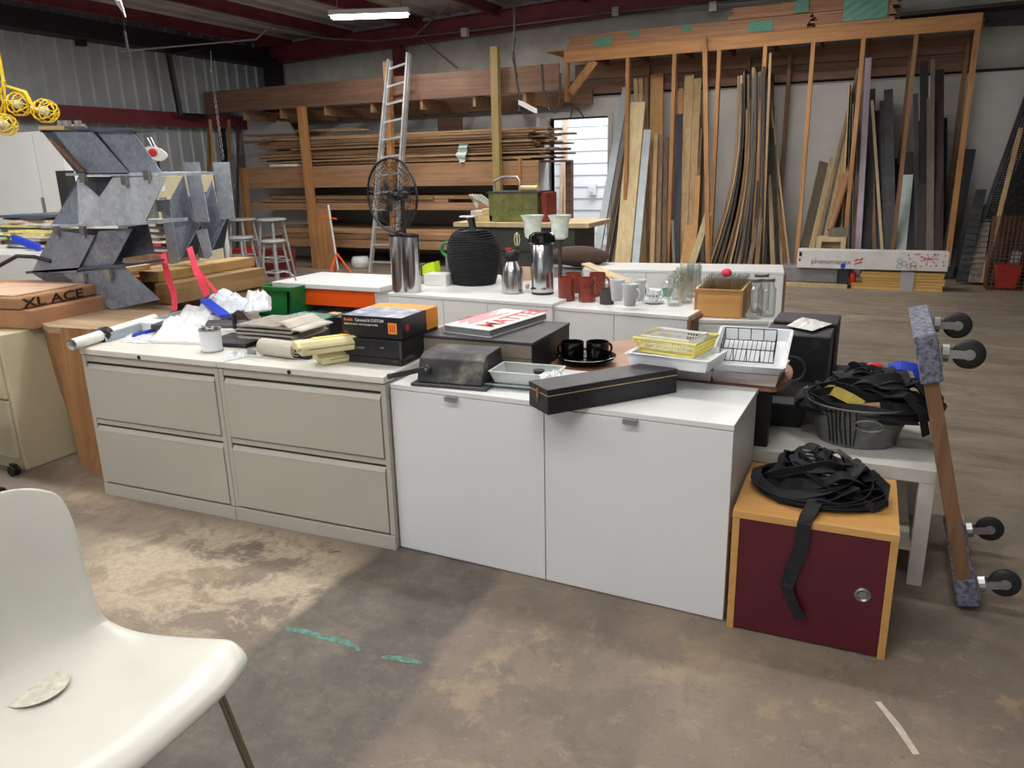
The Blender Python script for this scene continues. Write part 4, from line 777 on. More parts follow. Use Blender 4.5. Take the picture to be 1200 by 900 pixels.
b = MB(); t_ = at_y(248, 85, 10.0); b_ = at_y(262, 190, 10.0)
for k in range(16): b.tube([t_.lerp(b_, k / 16) + Vector((.02 * math.cos(a), 0, .05 * math.sin(a))) for a in [j * PI / 4 for j in range(8)]], .006, 4, closed=True)
b.tube([at_y(247, 60, 10.0), t_], .006, 5); solo('hanging_chain', b, 'zinc', 'light chain hanging before the rack left end', 'chain')
b = MB(); p1_ = at_y(256, 150, 11.0); b.box(p1_.x - .05, p1_.x + .15, 10.9, 11.0, 1.3, p1_.z); solo('dark_duct', b, 'black', 'black upright duct at the left end of the rack', 'duct')
# black pipe on the left wall
b = MB(); P = [at_x(245, 53, XL + .42), at_x(197, 62, XL + .42), at_x(211, 134, XL + .42), at_x(240, 137, XL + .42)]; b.tube(P, .05, 8); solo('black_pipe', b, 'black', 'black bent pipe running down the left corrugated wall', 'pipe')
b = MB(); c_ = at_x(94, 48, XL + .1); b.box(c_.x - .04, c_.x + .06, c_.y - .06, c_.y + .06, c_.z - .07, c_.z + .06); b.tube([c_, c_ + Vector((0, 0, .3))], .01, 6); solo('junction_box', b, 'darksteel', 'small dark electrical box high on the left corrugated wall', 'junction box')
# yellow caged string lights hanging from roof at far left
def cage(px_, py_, y, r, lab, rz):
    c_ = at_y(px_, py_, y); t = Thing('caged_work_light', lab, 'work light', tuple(c_))
    b = MB(); ax = Vector((1, 0, -.12)).normalized(); u = ax.orthogonal().normalized(); v = ax.cross(u)
    for k in range(6):
        a = k * PI / 3; d_ = u * math.cos(a) + v * math.sin(a); b.tube([ax * (r * 1.25 * math.cos(s_)) + d_ * (r * math.sin(s_)) for s_ in [PI * j / 8 for j in range(9)]], .004, 5)
    for s_ in (.7, 1.2, 1.7, 2.3): b.tube([ax * (r * 1.25 * math.cos(s_)) + (u * math.cos(a) + v * math.sin(a)) * r * math.sin(s_) for a in [k * PI / 8 for k in range(16)]], .004, 5, closed=True)
    t.part('cage', b, 'cageyellow')
    b = MB(); b.ball(ax * (-r * .1), r * .42); t.part('bulb', b, 'frost', smooth=True); b = MB(); b.tube([ax * (-r * 1.25), ax * (-r * .5)], r * .22, 10); t.part('socket', b, 'cageyellow', smooth=True)
cage(22, 122, 3.6, .075, 'yellow caged work light hanging at the left edge, with bulb showing', 0); cage(53, 130, 3.6, .075, 'yellow caged work light nearest the galvanized sculpture', 0); cage(6, 146, 3.5, .07, 'yellow caged work light hanging lowest at the left edge', 0)
b = MB(); b.tube([at_y(37, 122, 3.6), at_y(30, 108, 3.6), at_y(5, 100, 3.6), at_y(-6, 40, 3.6), at_y(-8, -60, 3.6)], .012, 6)
for k in range(7): b.tube([at_y(2 + 4 * math.sin(k * 2.1 + j) , 95 + j * 10, 3.55 + .01 * k) for j in range(6)], .008, 5)
solo('yellow_cable', b, 'cageyellow', 'bunched yellow cable hanging at the far left edge', 'cable', smooth=True)
# stools
def stool(px_, pyseat, pxb, y, lab, h=None, r=.19):
    p = at_y(px_, pyseat, y); z = p.z
    t = Thing('metal_stool', lab, 'stool', (p.x, y, 0))
    b = MB(); b.lathe([(0, z - .03), (r, z - .03), (r + .01, z - .02), (r, z), (0, z)], 24, cap0=False, cap1=False); t.part('seat', b, 'stoolgrey', smooth=True)
    for k in range(4):
        a = PI / 4 + k * PI / 2; b = MB(); b.tube([(math.cos(a) * r * .75, math.sin(a) * r * .75, z - .03), (math.cos(a) * r * 1.35, math.sin(a) * r * 1.35, .01)], .016, 8); t.part('leg', b, 'stoolgrey', smooth=True)
    for f in (.35, .65):
        rr = r * (.75 + .6 * f) * .98; b = MB(); zz = z * (1 - f); b.tube([(math.cos(a) * rr, math.sin(a) * rr, zz) for a in [PI / 4 + k * PI / 2 for k in range(4)]], .011, 6, closed=True); t.part('foot_rail', b, 'stoolgrey')
stool(318, 256, 320, 8.4, 'grey metal stool standing before the left rack, nearer the long plank'); stool(283, 256, 283, 8.6, 'grey metal stool standing next to the galvanized piece'); stool(282, 277, 282, 7.9, 'shorter grey metal stool in front of the leftmost stool', r=.16); stool(320, 281, 322, 8.0, 'shorter grey metal stool in front of the tall right stool', r=.15)
c_ = at_y(279, 296, 8.7); b = MB(); b.taper(c_.x - .13, c_.x + .13, 8.7, 8.95, 0, .42, .02, .02); solo('red_bucket', b, 'red', 'red tub on the floor behind the leftmost stools', 'tub')
c_ = at_y(312, 300, 8.8); b = MB(); b.taper(c_.x - .2, c_.x + .25, 8.9, 9.15, 0, .4, .02, .02); solo('red_bucket', b, 'darkred', 'dusky red tub on the floor behind the right stools', 'tub')
c_ = at_y(270, 300, 8.3)
for k in range(3): b = MB(); b.tube([(c_.x - .18 + .12 * k, 8.2, .0), (c_.x - .18 + .12 * k, 8.2, .62 + .08 * k)], .035, 10); solo('pipe_piece', b, 'white', 'white upright pipe piece beside the leftmost stool', 'pipe', 'white pipe pieces', smooth=True)
# tall plank, tripod stand
a, c_ = at_y(366, 312, 9.9), at_y(384, 245, 9.9); b = MB(); b.box(a.x, c_.x + .02, 9.9, 9.95, 0, c_.z); solo('short_plank', b, 'pinez', 'upright pine plank standing before the left rack post', 'plank')
c_ = at_y(396, 312, 9.2); T = Thing('tripod_stand', 'white pole tripod stand with orange legs before the left rack', 'stand', (c_.x, 9.2, 0))
tz_ = at_y(388, 240, 9.2).z; b = MB(); b.tube([(0, 0, .1), (-.08, 0, tz_)], .014, 8); T.part('pole', b, 'white', smooth=True)
for k in range(3): a = k * 2.09 + .4; b = MB(); b.tube([(0, 0, .34), (.22 * math.cos(a), .22 * math.sin(a), .01)], .014, 6); T.part('leg', b, 'orange')
b = MB(); b.tube([(-.2, 0, tz_ - .16), (.05, 0, tz_ - .2)], .01, 6); T.part('cross_arm', b, 'orange')
c_ = at_y(422, 300, 10.3); b = MB(); b.lathe([(.13, 0), (.15, .05), (.15, .1), (.12, .16), (0, .17)], 16, (c_.x, 10.3, .0)); solo('white_helmet', b, 'plasticwhite', 'white rounded pot on the floor under the left rack', 'pot', smooth=True)
# green bin and orange-fronted desk
gz = at_y(318, 357, 4.2); 
T = Thing('green_bin', 'green plastic bin with wire handle left of the orange fronted desk', 'bin', (at_y(318, 350, 4.3).x, 4.3, 0))
x0, x1 = at_y(297, 340, 4.15).x, at_y(339, 340, 4.15).x; zt = at_y(300, 336, 4.15).z
b = MB(); cx = (x0 + x1) / 2; hw = (x1 - x0) / 2
b.taper(x0, x1, 4.15, 4.17, zt - .20, zt, .03, 0); b.taper(x0, x1, 4.43, 4.45, zt - .20, zt, .03, 0); b.hexa([(x0 + .03, 4.15, zt - .2), (x0 + .04, 4.15, zt - .2), (x0 + .04, 4.45, zt - .2), (x0 + .03, 4.45, zt - .2), (x0, 4.15, zt), (x0 + .02, 4.15, zt), (x0 + .02, 4.45, zt), (x0, 4.45, zt)]); b.hexa([(x1 - .04, 4.15, zt - .2), (x1 - .03, 4.15, zt - .2), (x1 - .03, 4.45, zt - .2), (x1 - .04, 4.45, zt - .2), (x1 - .02, 4.15, zt), (x1, 4.15, zt), (x1, 4.45, zt), (x1 - .02, 4.45, zt)]); b.box(x0 + .03, x1 - .03, 4.15, 4.45, zt - .21, zt - .19)
b.box(x0 - .015, x1 + .015, 4.14, 4.16, zt - .02, zt + .006); T.partw('tub', b, 'green')
b = MB(); b.tube([(cx + .1 * math.cos(a), 4.3, zt + .03 + .06 * math.sin(a)) for a in [PI * k / 8 for k in range(9)]], .005, 6); T.partw('wire_handle', b, 'zinc')
boxthing('bin_stand', x0 + .02, x1 - .02, 4.17, 4.43, 0, zt - .213, 'stainwood', 'low brown stand under the green bin', 'stand')
x0, x1 = -3.92, -3.02; y0 = 4.33; zt = .735
T = Thing('desk', 'white desk with bright orange drawer front beside the green bin', 'desk', (-3.47, 4.6, 0), -.02)
b = MB(); b.box(x0 - .02, x1 + .02, y0 - .01, y0 + .56, zt - .035, zt); T.partw('desktop', b, 'white', bevel=.004)
b = MB(); b.box(x0, x0 + .06, y0 + .01, y0 + .54, 0, zt - .036); T.partw('side_panel', b, 'white'); b = MB(); b.box(x1 - .04, x1, y0 + .01, y0 + .54, 0, zt - .036); T.partw('side_panel', b, 'white')
b = MB(); b.box(x0 + .06, x1 - .04, y0 + .0, y0 + .02, zt - .15, zt - .04); T.partw('drawer', b, 'orange'); b = MB(); b.box(x0 + .06, x1 - .04, y0 + .5, y0 + .52, .1, zt - .04); T.partw('back_panel', b, 'grey')
b = MB(); b.box(x0 + .06, x1 - .04, y0 + .03, y0 + .5, .50, .52); T.partw('shelf', b, 'white')
b = MB()
for k in range(6): b.tube([(x1 - .22 + (.10 - .008 * k) * math.cos(a), y0 + .16 + (.10 - .008 * k) * math.sin(a), .53 + .014 * k) for a in [j * PI / 8 for j in range(16)]], .007, 6, closed=True)
solo('coiled_orange_cord', b, 'orange', 'coiled orange cord on the shelf of the orange fronted desk', 'cord', smooth=True)
# ------------------------------------------------------------------ middle row of white units
def unit(name, p0, p1, z, depth, lab, seams, mat='white', cat='cabinet', endmat=None, bottom=0.0):
    ang = math.atan2(p1.y - p0.y, p1.x - p0.x); L = (p1 - p0).length
    t = Thing(name, lab, cat, (p0.x, p0.y, 0), ang)
    b = MB(); b.box(0, L, .018, depth, .02, z - .02); t.part('carcass', b, mat)
    b = MB(); b.box(-.003, L + .003, -.002, depth, z - .02, z); t.part('top_panel', b, mat, bevel=.002)
    s = [0] + seams + [1]
    for i in range(len(s) - 1): b = MB(); b.box(s[i] * L + .002, s[i + 1] * L - .002, 0, .017, .03, z - .022); t.part('door', b, mat)
    if endmat: b = MB(); b.box(L, L + .018, .0, depth, .02, z - .02); t.part('end_panel', b, endmat)
    return t
z1 = .74
P0 = at_z(455, 343, z1); P1 = at_z(647, 356, z1)
unit('low_cabinet', P0, P1, z1, .98, 'low white cabinet row carrying the steel flasks and black rope coil', [.36, .63])
P0b = at_z(647, 359, .72); P1b = at_z(806, 371, .72)
unit('low_cabinet', P0b + Vector((.012, 0, 0)), P1b, .72, .86, 'low white cabinet carrying the red mugs and glass steins', [.47], endmat='stainwood')
P0c = at_z(807, 374, .68); P1c = at_z(900, 376, .68)
unit('low_cabinet', P0c + Vector((.03, 0, 0)), P1c, .68, .55, 'low white cabinet carrying the wooden glass crate and jars', [])
# long white unit behind
P0d = at_z(676, 324, .74); P1d = at_z(926, 320, .74)
unit('long_cabinet', Vector((P0d.x - .1, 5.55, 0)), Vector((-.56, 5.75, 0)), .74, .42, 'long low white cabinet behind the mugs and steins', [.33, .66], endmat='stainwood')
Z = z1 + .001
def steel_lathe(t, name, prof, mat='steel', seg=32): b = MB(); b.lathe(prof, seg); return t.part(name, b, mat, smooth=True)
def on(px_, py_, z): p = at_z(px_, py_, z); return (p.x, p.y, z)
# twin steel cylinders
for (x_, h_, lab) in ((469, .365, 'tall open steel cylinder with blue tape, left of the pair before the fan'), (485, .36, 'tall open steel cylinder, right of the pair before the fan')):
    t = Thing('steel_canister', lab, 'canister', on(x_, 342, Z)); b = MB(); r = .049
    b.lathe([(r * .95, 0), (r, .004), (r, h_), (r * .93, h_), (r * .93, .01)], 30, cap1=True); t.part('body', b, 'steel', smooth=True)
    b = MB(); b.lathe([(r + .001, h_ - .012), (r + .003, h_ - .008), (r + .003, h_ + .004), (r - .006, h_ + .004)], 30, cap0=False, cap1=False); t.part('rim', b, 'black', smooth=True)
    if x_ == 470: b = MB(); b.lathe([(r + .0015, h_ - .07), (r + .003, h_ - .065), (r + .003, h_ - .02), (r + .0015, h_ - .015)], 24, cap0=False, cap1=False); t.part('blue_tape', b, 'tapeblue')
# carafe
t = Thing('thermal_carafe', 'small steel thermal carafe with black lid and handle', 'carafe', on(601, 343, Z)); s = 1.0
steel_lathe(t, 'body', [(.06, 0), (.066, .006), (.067, .11), (.06, .155), (.042, .19), (.04, .20)])
b = MB(); b.lathe([(.042, .198), (.046, .21), (.043, .25), (.032, .263), (0, .265)], 24); t.part('lid', b, 'black', smooth=True)
b = MB(); b.ribbon([(-.04, 0, .24), (-.074, 0, .235), (-.084, 0, .19), (-.076, 0, .12), (-.066, 0, .10)], .018, .010); t.part('handle', b, 'black')
b = MB(); b.box(-.04, .0, -.012, .012, .263, .275); t.part('pour_button', b, 'red')
b = MB(); b.box(.034, .052, -.015, .015, .24, .256); t.part('spout', b, 'black')
# wire whisk
t = Thing('wire_whisk', 'small cream wire loop whisk standing behind the steel carafe', 'whisk', on(607, 336, Z)); b = MB(); b.tube([(0, 0, 0), (0, 0, .27)], .007, 8); t.part('handle', b, 'gap')
b = MB()
for a in (0, PI / 3, 2 * PI / 3): b.tube([(.02 * math.sin(s_) * math.cos(a), .02 * math.sin(s_) * math.sin(a), .305 - .045 * math.cos(s_)) for s_ in [PI * k / 8 * 2 for k in range(9)]], .002, 5)
t.part('loops', b, 'cream')
# airpot
t = Thing('airpot', 'large steel pump airpot with black plastic wrapped top', 'airpot', on(636, 344, Z))
steel_lathe(t, 'body', [(.067, .012), (.070, .02), (.068, .30), (.064, .305)]); b = MB(); b.lathe([(.064, 0), (.068, .004), (.068, .016), (.066, .018)], 30); t.part('base_ring', b, 'black', smooth=True)
b = MB(); b.lathe([(.062, .30), (.082, .315), (.078, .355), (.055, .372), (.0, .376)], 24); b.v = [v + Vector((.006 * noise.noise(v * 60), .006 * noise.noise(v * 50), .004 * noise.noise(v * 70))) if v.z > .31 else v for v in b.v]; t.part('pump_lid', b, 'blackgloss')
b = MB(); b.box(-.012, .012, -.11, -.06, .32, .345); t.part('spout', b, 'blackgloss')
for k in range(10): b = MB() if k == 0 else b; b.box(-.05 + .01 * k, -.046 + .01 * k, -.0685, -.045, .035, .043)
t.part('dot_band', b, 'gap')
# coiled black rope cone
t = Thing('rope_coil', 'large domed coil of black rope or hose between the steel flasks', 'rope coil', on(556, 332, Z)); b = MB()
def coilr(z): return .140 + .034 * math.sin(z / .22 * PI * .5) if z < .22 else .174 * max(.0, 1 - (min(1, (z - .22) / .155)) ** 2.4) ** (1 / 2.2)
n = 29
for k in range(n):
    z = .008 + k * .0122; r = coilr(z); b.tube([(r * math.cos(a) , r * math.sin(a) * .95, z + .004 * math.sin(a * 2 + k)) for a in [j * PI / 16 for j in range(32)]], .0082, 6, closed=True)
t.part('coils', b, 'blackcloth', smooth=True)
b = MB(); b.lathe([(.11, .003)] + [(coilr(z) - .006, z) for z in [.01 + .012 * k for k in range(29)]] + [(0, .365)], 24); t.part('core', b, 'black', smooth=True)
b = MB(); b.tube([(0, 0, .35), (0, 0, .39), (-.01, 0, .44)], [.034, .024, .026], 10); b.tube([(.01, -.01, .39), (.03, -.02, .35)], .008, 6); t.part('top_fitting', b, 'black', smooth=True)
b = MB(); b.box(-.08, .02, -.03, .03, .441, .450); t.part('tag', b, 'paper')
b = MB(); b.box(-.122, -.10, -.10, -.07, .12, .15); t.part('blue_tape', b, 'tapeblue')
# green hose gun, lime scoop, white boxes
t = Thing('green_hose_nozzle', 'bright green pistol shaped reel standing behind the black rope coil', 'hose reel', on(525, 327, Z)); b = MB(); b.tube([(.04 * math.cos(a), 0, .21 + .045 * math.sin(a)) for a in [k * PI / 6 for k in range(12)]], .012, 8, closed=True); b.tube([(.03, 0, .21), (.12, .02, .24)], .016, 8); t.part('reel', b, 'green', smooth=True)
b = MB(); b.tube([(0, 0, 0), (0, 0, .165)], .012, 8); t.part('stem', b, 'grey')
p = at_y(500, 318, 5.1); b = MB(); b.prism([at_y(492, 320, 4.88), at_y(510, 316, 4.88), at_y(508, 304, 4.88), at_y(500, 306, 4.88), at_y(492, 311, 4.88)], (0, .08, 0)); z0_ = min(v.z for v in b.v); b.move((0, 0, Z - z0_)); solo('lime_scoop', b, 'lime', 'lime yellow scoop behind the steel cylinders', 'scoop')
p = at_z(497, 334, Z); q = at_z(527, 334, Z); boxthing('white_box', p.x, q.x, p.y, p.y + .12, Z, Z + .075, 'plasticwhite', 'small white open box between the steel cylinders and the rope coil', 'box')
p = at_y(513, 305, 5.2); boxthing('dark_block', p.x - .04, p.x + .05, 4.86, 4.94, Z, p.z + .01, 'charcoal', 'small dark block behind the white open box', 'block')
p = at_z(651, 312, Z); b = MB(); b.box(-.06, .06, 0, .02, 0, .09); 
solo('tan_block', b.move(on(612, 328, Z)), 'cardlid', 'tan block standing behind the steel carafe', 'block')
b = MB(); b.ball((0, 0, .016), .016); solo('pink_ball', b.move(on(618, 338, Z)), 'skin', 'small pinkish ball between the carafe and the airpot', 'ball', smooth=True)
# lamps with frosted glass bells
for (x_, y_, lab) in ((624, 252, 'dark standing lamp with frosted bell shade, left of two behind the airpot'), (656, 252, 'dark standing lamp with frosted bell shade, right of two behind the airpot')):
    p = at_y(x_, y_, 5.1); t = Thing('standing_lamp', lab, 'lamp', (p.x, 5.1, 0)); z = p.z
    b = MB(); b.lathe([(.035, z - .165), (.055, z - .15), (.06, z - .10), (.062, z - .05), (.085, z), (.080, z), (.057, z - .05), (.055, z - .1), (.05, z - .145), (.03, z - .16)], 24, cap0=False, cap1=False); t.part('lamp_shade', b, 'frost', smooth=True)
    b = MB(); b.lathe([(.14, 0), (.14, .02), (.03, .04), (.012, .06), (.012, .55), (.022, .57), (.022, .62), (.014, .64), (.014, z - .2), (.03, z - .17), (.03, z - .162)], 16); t.part('pole', b, 'plum', smooth=True)
# fan
p = at_y(459, 229, 5.3); z = p.z
t = Thing('pedestal_fan', 'large black pedestal fan with round wire cage behind the steel cylinders', 'fan', (p.x, 5.3, 0)); R = .285
fr = RZ(-.25)
def fp(a, r, d=0): return fr @ Vector((r * math.cos(a), d, r * math.sin(a))) + Vector((0, 0, z))
b = MB(); b.tube([fp(k * PI / 20, R) for k in range(40)], .010, 6, closed=True)
for d in (-.05, .05):
    for rr in (.07, .12, .17, .22, .25): b.tube([fp(k * PI / 12, rr, d * (1 - rr * 1.6)) for k in range(24)], .0022, 4, closed=True)
    for k in range(48): a = k * PI / 24; b.tube([fp(a, .04, d), fp(a, R * .6, d * .75), fp(a, R, 0)], .0017, 4, caps=False)
t.part('cage', b, 'black')
b = MB()
for k in range(3):
    a0 = k * 2 * PI / 3; b.grid([[fp(a0 + u * .5 - .1 * v, .03 + v * .10, .03 * (u - .5) * (1 - v * .4)) for u in (0, .33, .66, 1)] for v in (0, .25, .5, .75, 1)])
t.part('blade', b, 'black', solid=.003)
b = MB(); b.tube([fp(0, 0, .16), fp(0, 0, .04)], [.03, .045], 14); b.tube([fp(0, 0, .04), fp(0, 0, -.03)], .03, 12); t.part('motor', b, 'black', smooth=True)
b = MB(); o_ = fr @ Vector((0, .11, 0)); b.tube([(o_.x, o_.y, .03), (o_.x, o_.y, z - .04)], .018, 10); t.part('pole', b, 'black', smooth=True); b = MB(); b.lathe([(.22, 0), (.22, .015), (.05, .04), (.03, .06)], 24, (o_.x, o_.y, 0)); t.part('base', b, 'black', smooth=True)
# workbench with olive toolbox
YB2 = 6.6
xa, xb = at_y(545, 262, YB2).x, at_y(692, 262, YB2).x; zt = at_y(600, 262, YB2).z
t = Thing('metal_bench', 'dark grey green metal bench with pale top behind the rope coil', 'bench', ((xa + xb) / 2, YB2, 0))
b = MB(); b.box(xa - .1, xb, YB2 - .05, YB2 + .6, zt - .03, zt + .01); t.partw('bench_top', b, 'palez'); b = MB(); b.box(xa, xb - .15, YB2, YB2 + .55, 0, zt - .032); t.partw('cabinet_body', b, 'darkolive')
b = MB(); b.box(xa + .3, xb - .2, YB2 - .01, YB2, zt - .26, zt - .25); t.partw('drawer_line', b, 'gap')
x0, x1 = at_y(573, 258, YB2 + .05).x, at_y(630, 258, YB2 + .05).x; z0 = zt + .011; z1_ = at_y(600, 226, YB2 + .05).z
t = Thing('tool_chest', 'scuffed olive green metal chest on the dark bench', 'chest', ((x0 + x1) / 2, YB2 + .1, z0))
b = MB(); b.box(x0, x1, YB2 + .05, YB2 + .35, z0, z1_); t.partw('case', b, 'olive', bevel=.006); b = MB(); b.box(x0 - .01, x1 + .02, YB2 + .04, YB2 + .36, z1_ - .004, z1_ + .012); t.partw('lid', b, 'charcoal')
b = MB(); xm = x0 + .13; b.tube([(xm - .13, YB2 + .2, z1_ + .02), (xm - .14, YB2 + .2, z1_ + .10), (xm - .05, YB2 + .2, z1_ + .14), (xm + .1, YB2 + .2, z1_ + .14), (xm + .13, YB2 + .2, z1_ + .10), (xm + .13, YB2 + .2, z1_ + .02)], .012, 8); solo('metal_loop', b, 'zinc', 'bent metal handle loop standing on the olive chest', 'handle', smooth=True)
b = MB(); b.tube([(x1 - .2, YB2 + .15, z1_ + .04), (x1 - .02, YB2 + .12, z1_ + .04)], .025, 10); solo('pale_roll', b, 'tan', 'pale rolled cylinder on the right of the olive chest', 'roll', smooth=True)
boxthing('red_case', x1 + .04, x1 + .09, YB2 + .05, YB2 + .3, z0, z1_, 'darkred', 'narrow dark red case standing right of the olive chest', 'case')
xw0, xw1 = at_y(545, 250, YB2).x, at_y(572, 250, YB2).x
for k, (u, z_, w_, h_, m_) in enumerate([(0, 0, .12, .05, 'felt'), (.1, 0, .16, .06, 'tan'), (.02, .055, .2, .045, 'feltlight'), (.12, .065, .12, .05, 'tan')]): boxthing('parts_bundle', xw0 + u, xw0 + u + w_, YB2 + .05, YB2 + .25, z0 + z_, z0 + z_ + h_, m_, 'stacked pale part at the left end of the dark bench top', 'part', 'pale parts left of the olive chest', rz=.2 * (k - 1))
b = MB()
for k in range(5): b.tube([(xw0 + .05, YB2 + .15, z0 + .12), (xw0 + .03 * k, YB2 + .1, z0 + .25), (xw0 + .2 + .02 * k, YB2 + .15, z0 + .13)], .006, 5)
solo('wire_tangle', b, 'paper', 'white wire frame on the pale parts left of the olive chest', 'wire')
# cushion, pale board
b = MB(); p = at_y(680, 300, 5.9); b.ball((p.x, 5.85, .80), .20, 24, sc=(1.35, .7, .42), jit=.12); solo('brown_cushion', b, 'cushion', 'dark brown cushion lying behind the frosted lamps', 'cushion', smooth=True)
boxthing('cushion_stand', p.x - .33, p.x + .2, 5.7, 6.05, 0, .70, 'grey', 'grey stand under the dark brown cushion', 'stand')
a, c_ = at_y(686, 309, 5.3), at_y(737, 331, 4.85); b = MB(); b.plank(a, c_, (.03, .09, 0), (0, 0, .012)); b.plank(c_, c_ + (c_ - a).normalized() * .01, (.02, .06, 0), (0, 0, .012)); solo('pale_board', b, 'palez', 'thin pale curved board propped behind the red mugs', 'board')
# mugs on second unit
ZM = .721
def mugset(name, px_, py_, prof, mat, lab, cat, grp=None, handle=None, z=ZM, hz=0, smooth=True):
    t = Thing(name, lab, cat, on(px_, py_, z), hz, grp); b = MB(); b.lathe(prof, 24); t.part('body', b, mat, smooth=smooth)
    if handle: r, z0_, z1__, th = handle; b = MB(); zc = (z0_ + z1__) / 2; hh = (z1__ - z0_) / 2; b.tube([(r + hh * .75 * math.sin(s_), 0, zc + hh * math.cos(s_)) for s_ in [PI * k / 8 for k in range(9)]], th, 8); t.part('handle', b, mat, smooth=True)
    return t
def cyl(r, h, w=.004, r2=None): r2 = r2 or r; return [(r2 * .95, 0), (r2, .003), (r, h), (r - w, h), (r2 - w, .008), (0, .008)]
for (x_, y_, lab, hz, g) in [(664, 352, 'tall brick red tumbler, leftmost and nearest', 2, None), (688, 353, 'tall brick red stein with handle on its right side', 0, None), (672, 346, 'brick red stein half hidden behind the leftmost tumbler', 2, None), (700, 346, 'brick red stein at the rear right of the red group', 0, None)]:
    mugset('red_stein', x_, y_, cyl(.050, .14), 'mugred', lab, 'mug', handle=(.048, .03, .115, .007), hz=hz)
mugset('dark_cup', 711, 356, cyl(.041, .088), 'mugdark', 'small dark brown cup in front of the white mugs', 'cup')
def cupstack(px_, py_, lab, n=2):
    for k in range(n): mugset('white_cup', px_, py_, cyl(.043, .115, r2=.030), 'ceramicwhite', ('upper white cup ' if k else 'lower white cup ') + lab, 'cup', z=ZM + k * .055, handle=(.037, .03, .09, .005), hz=-.2)
cupstack(723, 352, 'of the left white stack'); cupstack(738, 358, 'of the front white stack'); cupstack(748, 352, 'of the right rear white stack', 2)
t = Thing('teacup', 'floral white teacup standing on its saucer', 'teacup', on(766, 354, ZM + .007)); b = MB(); b.lathe([(.016, .0), (.022, .01), (.038, .035), (.043, .07), (.040, .07), (.02, .012), (0, .01)], 24); t.part('body', b, 'ceramicwhite', smooth=True)
b = MB(); b.tube([(.034 + .018 * math.sin(s_), 0, .035 + .014 * math.cos(s_)) for s_ in [PI * k / 6 for k in range(7)]], .003, 6); t.part('handle', b, 'ceramicgreen')
b = MB()
for a in (3.9, 4.4, 4.9, 5.4): b.ball((.036 * math.cos(a), .036 * math.sin(a), .04), .006, 8)
t.part('flowers', b, 'darkred')
b = MB(); b.lathe([(.02, 0), (.03, .002), (.06, .009), (.06, .011), (.02, .006), (0, .006)], 28, on(766, 355, ZM)); solo('saucer', b, 'ceramicwhite', 'white saucer under the floral teacup', 'saucer', smooth=True)
for (x_, y_, c) in ((752, 346, 'green cup behind the right white cup stack'), (782, 347, 'green cup between the teacup and the glass steins')): mugset('green_cup', x_, y_, cyl(.035, .045, r2=.024), 'ceramicgreen', c, 'cup')
st0 = None
for (x_, y_) in [(791, 358), (803, 355), (796, 351), (808, 348), (800, 345), (813, 342), (804, 340), (812, 338)]:
    if st0 is None: st0 = mugset('glass_stein', x_, y_, cyl(.043, .165, .005), 'clear', 'clear glass stein with handle in the rows right of the teacup', 'glass', 'glass steins in rows', handle=(.043, .035, .135, .007), hz=PI)
    else: clone(st0.e, on(x_, y_, ZM))
# crate with glasses
zc = .681
pa, pb = at_z(813, 371, zc), at_z(869, 374, zc); L = pb.x - pa.x
t = Thing('wooden_crate', 'honey coloured wooden crate holding drinking glasses', 'crate', (pa.x, pa.y, zc), .03)
for (x0, x1, y0, y1) in ((0, L, 0, .012), (0, L, .40, .412), (0, .012, .012, .40), (L - .012, L, .012, .40)):
    b = MB(); b.box(x0, x1, y0, y1, 0, .155); t.part('side', b, 'boxwood', bevel=.001)
b = MB(); b.box(.012, L - .012, .012, .4, .002, .032); t.part('bottom', b, 'boxwood')
b = MB()
for (x0, x1, z0_, z1__) in ((.0, .012, 0, .155), (L - .012, L, 0, .155), (0.012, L - .012, 0, .01), (.012, L - .012, .145, .155)): b.box(x0, x1, -.005, 0, z0_, z1__)
t.part('front_frame', b, 'pinez')
g0 = None
for i in range(3):
    for j in range(5):
        loc = (pa.x + .05 + i * (L - .1) / 2, pa.y + .06 + j * .072, zc + .033)
        if g0 is None: g0 = mugset('drinking_glass', 0, 0, cyl(.032, .165, .002), 'clear', 'clear drinking glass standing in the wooden crate', 'glass', 'glasses in the wooden crate'); g0.e.location = loc
        else: clone(g0.e, loc)
b = MB(); p = (pa.x + .11, pa.y + .5, zc); b.ball((0, 0, .02), .030, 14, sc=(1, 1, .8)); solo('pink_flower', b.move((pa.x + .125, pa.y + .24, zc + .195)), 'pink', 'bright pink ball sitting on the glasses of the wooden crate', 'ball', smooth=True)
for (x_, y_, h_, lab) in [(882, 373, .20, 'glass jar with metal lid, front left of the jars beside the crate'), (897, 370, .19, 'glass jar at the right beside the crate'), (890, 366, .20, 'glass jar with metal lid behind the front jars')]:
    t = mugset('glass_jar', x_, y_, [(.044, 0), (.048, .005), (.048, h_ * .78), (.036, h_ * .88), (.036, h_)], 'jar', lab, 'jar', z=zc)
    b = MB(); b.lathe([(.038, h_), (.039, h_ + .002), (.039, h_ + .016), (0, h_ + .018)], 20); t.part('lid', b, 'zinc', smooth=True)
b = MB(); a_ = at_z(902, 378, .68); b.tube([(a_.x + .025, a_.y + .02, .0), (a_.x + .025, a_.y + .02, .68)], .022, 12); solo('steel_tube', b, 'zinc', 'steel tube standing at the right end of the crate cabinet', 'tube', smooth=True)
p = at_z(915, 395, .5); boxthing('white_carton', -.55, -.40, 4.35, 4.7, 0, .60, 'white', 'white carton behind the black speaker', 'carton')
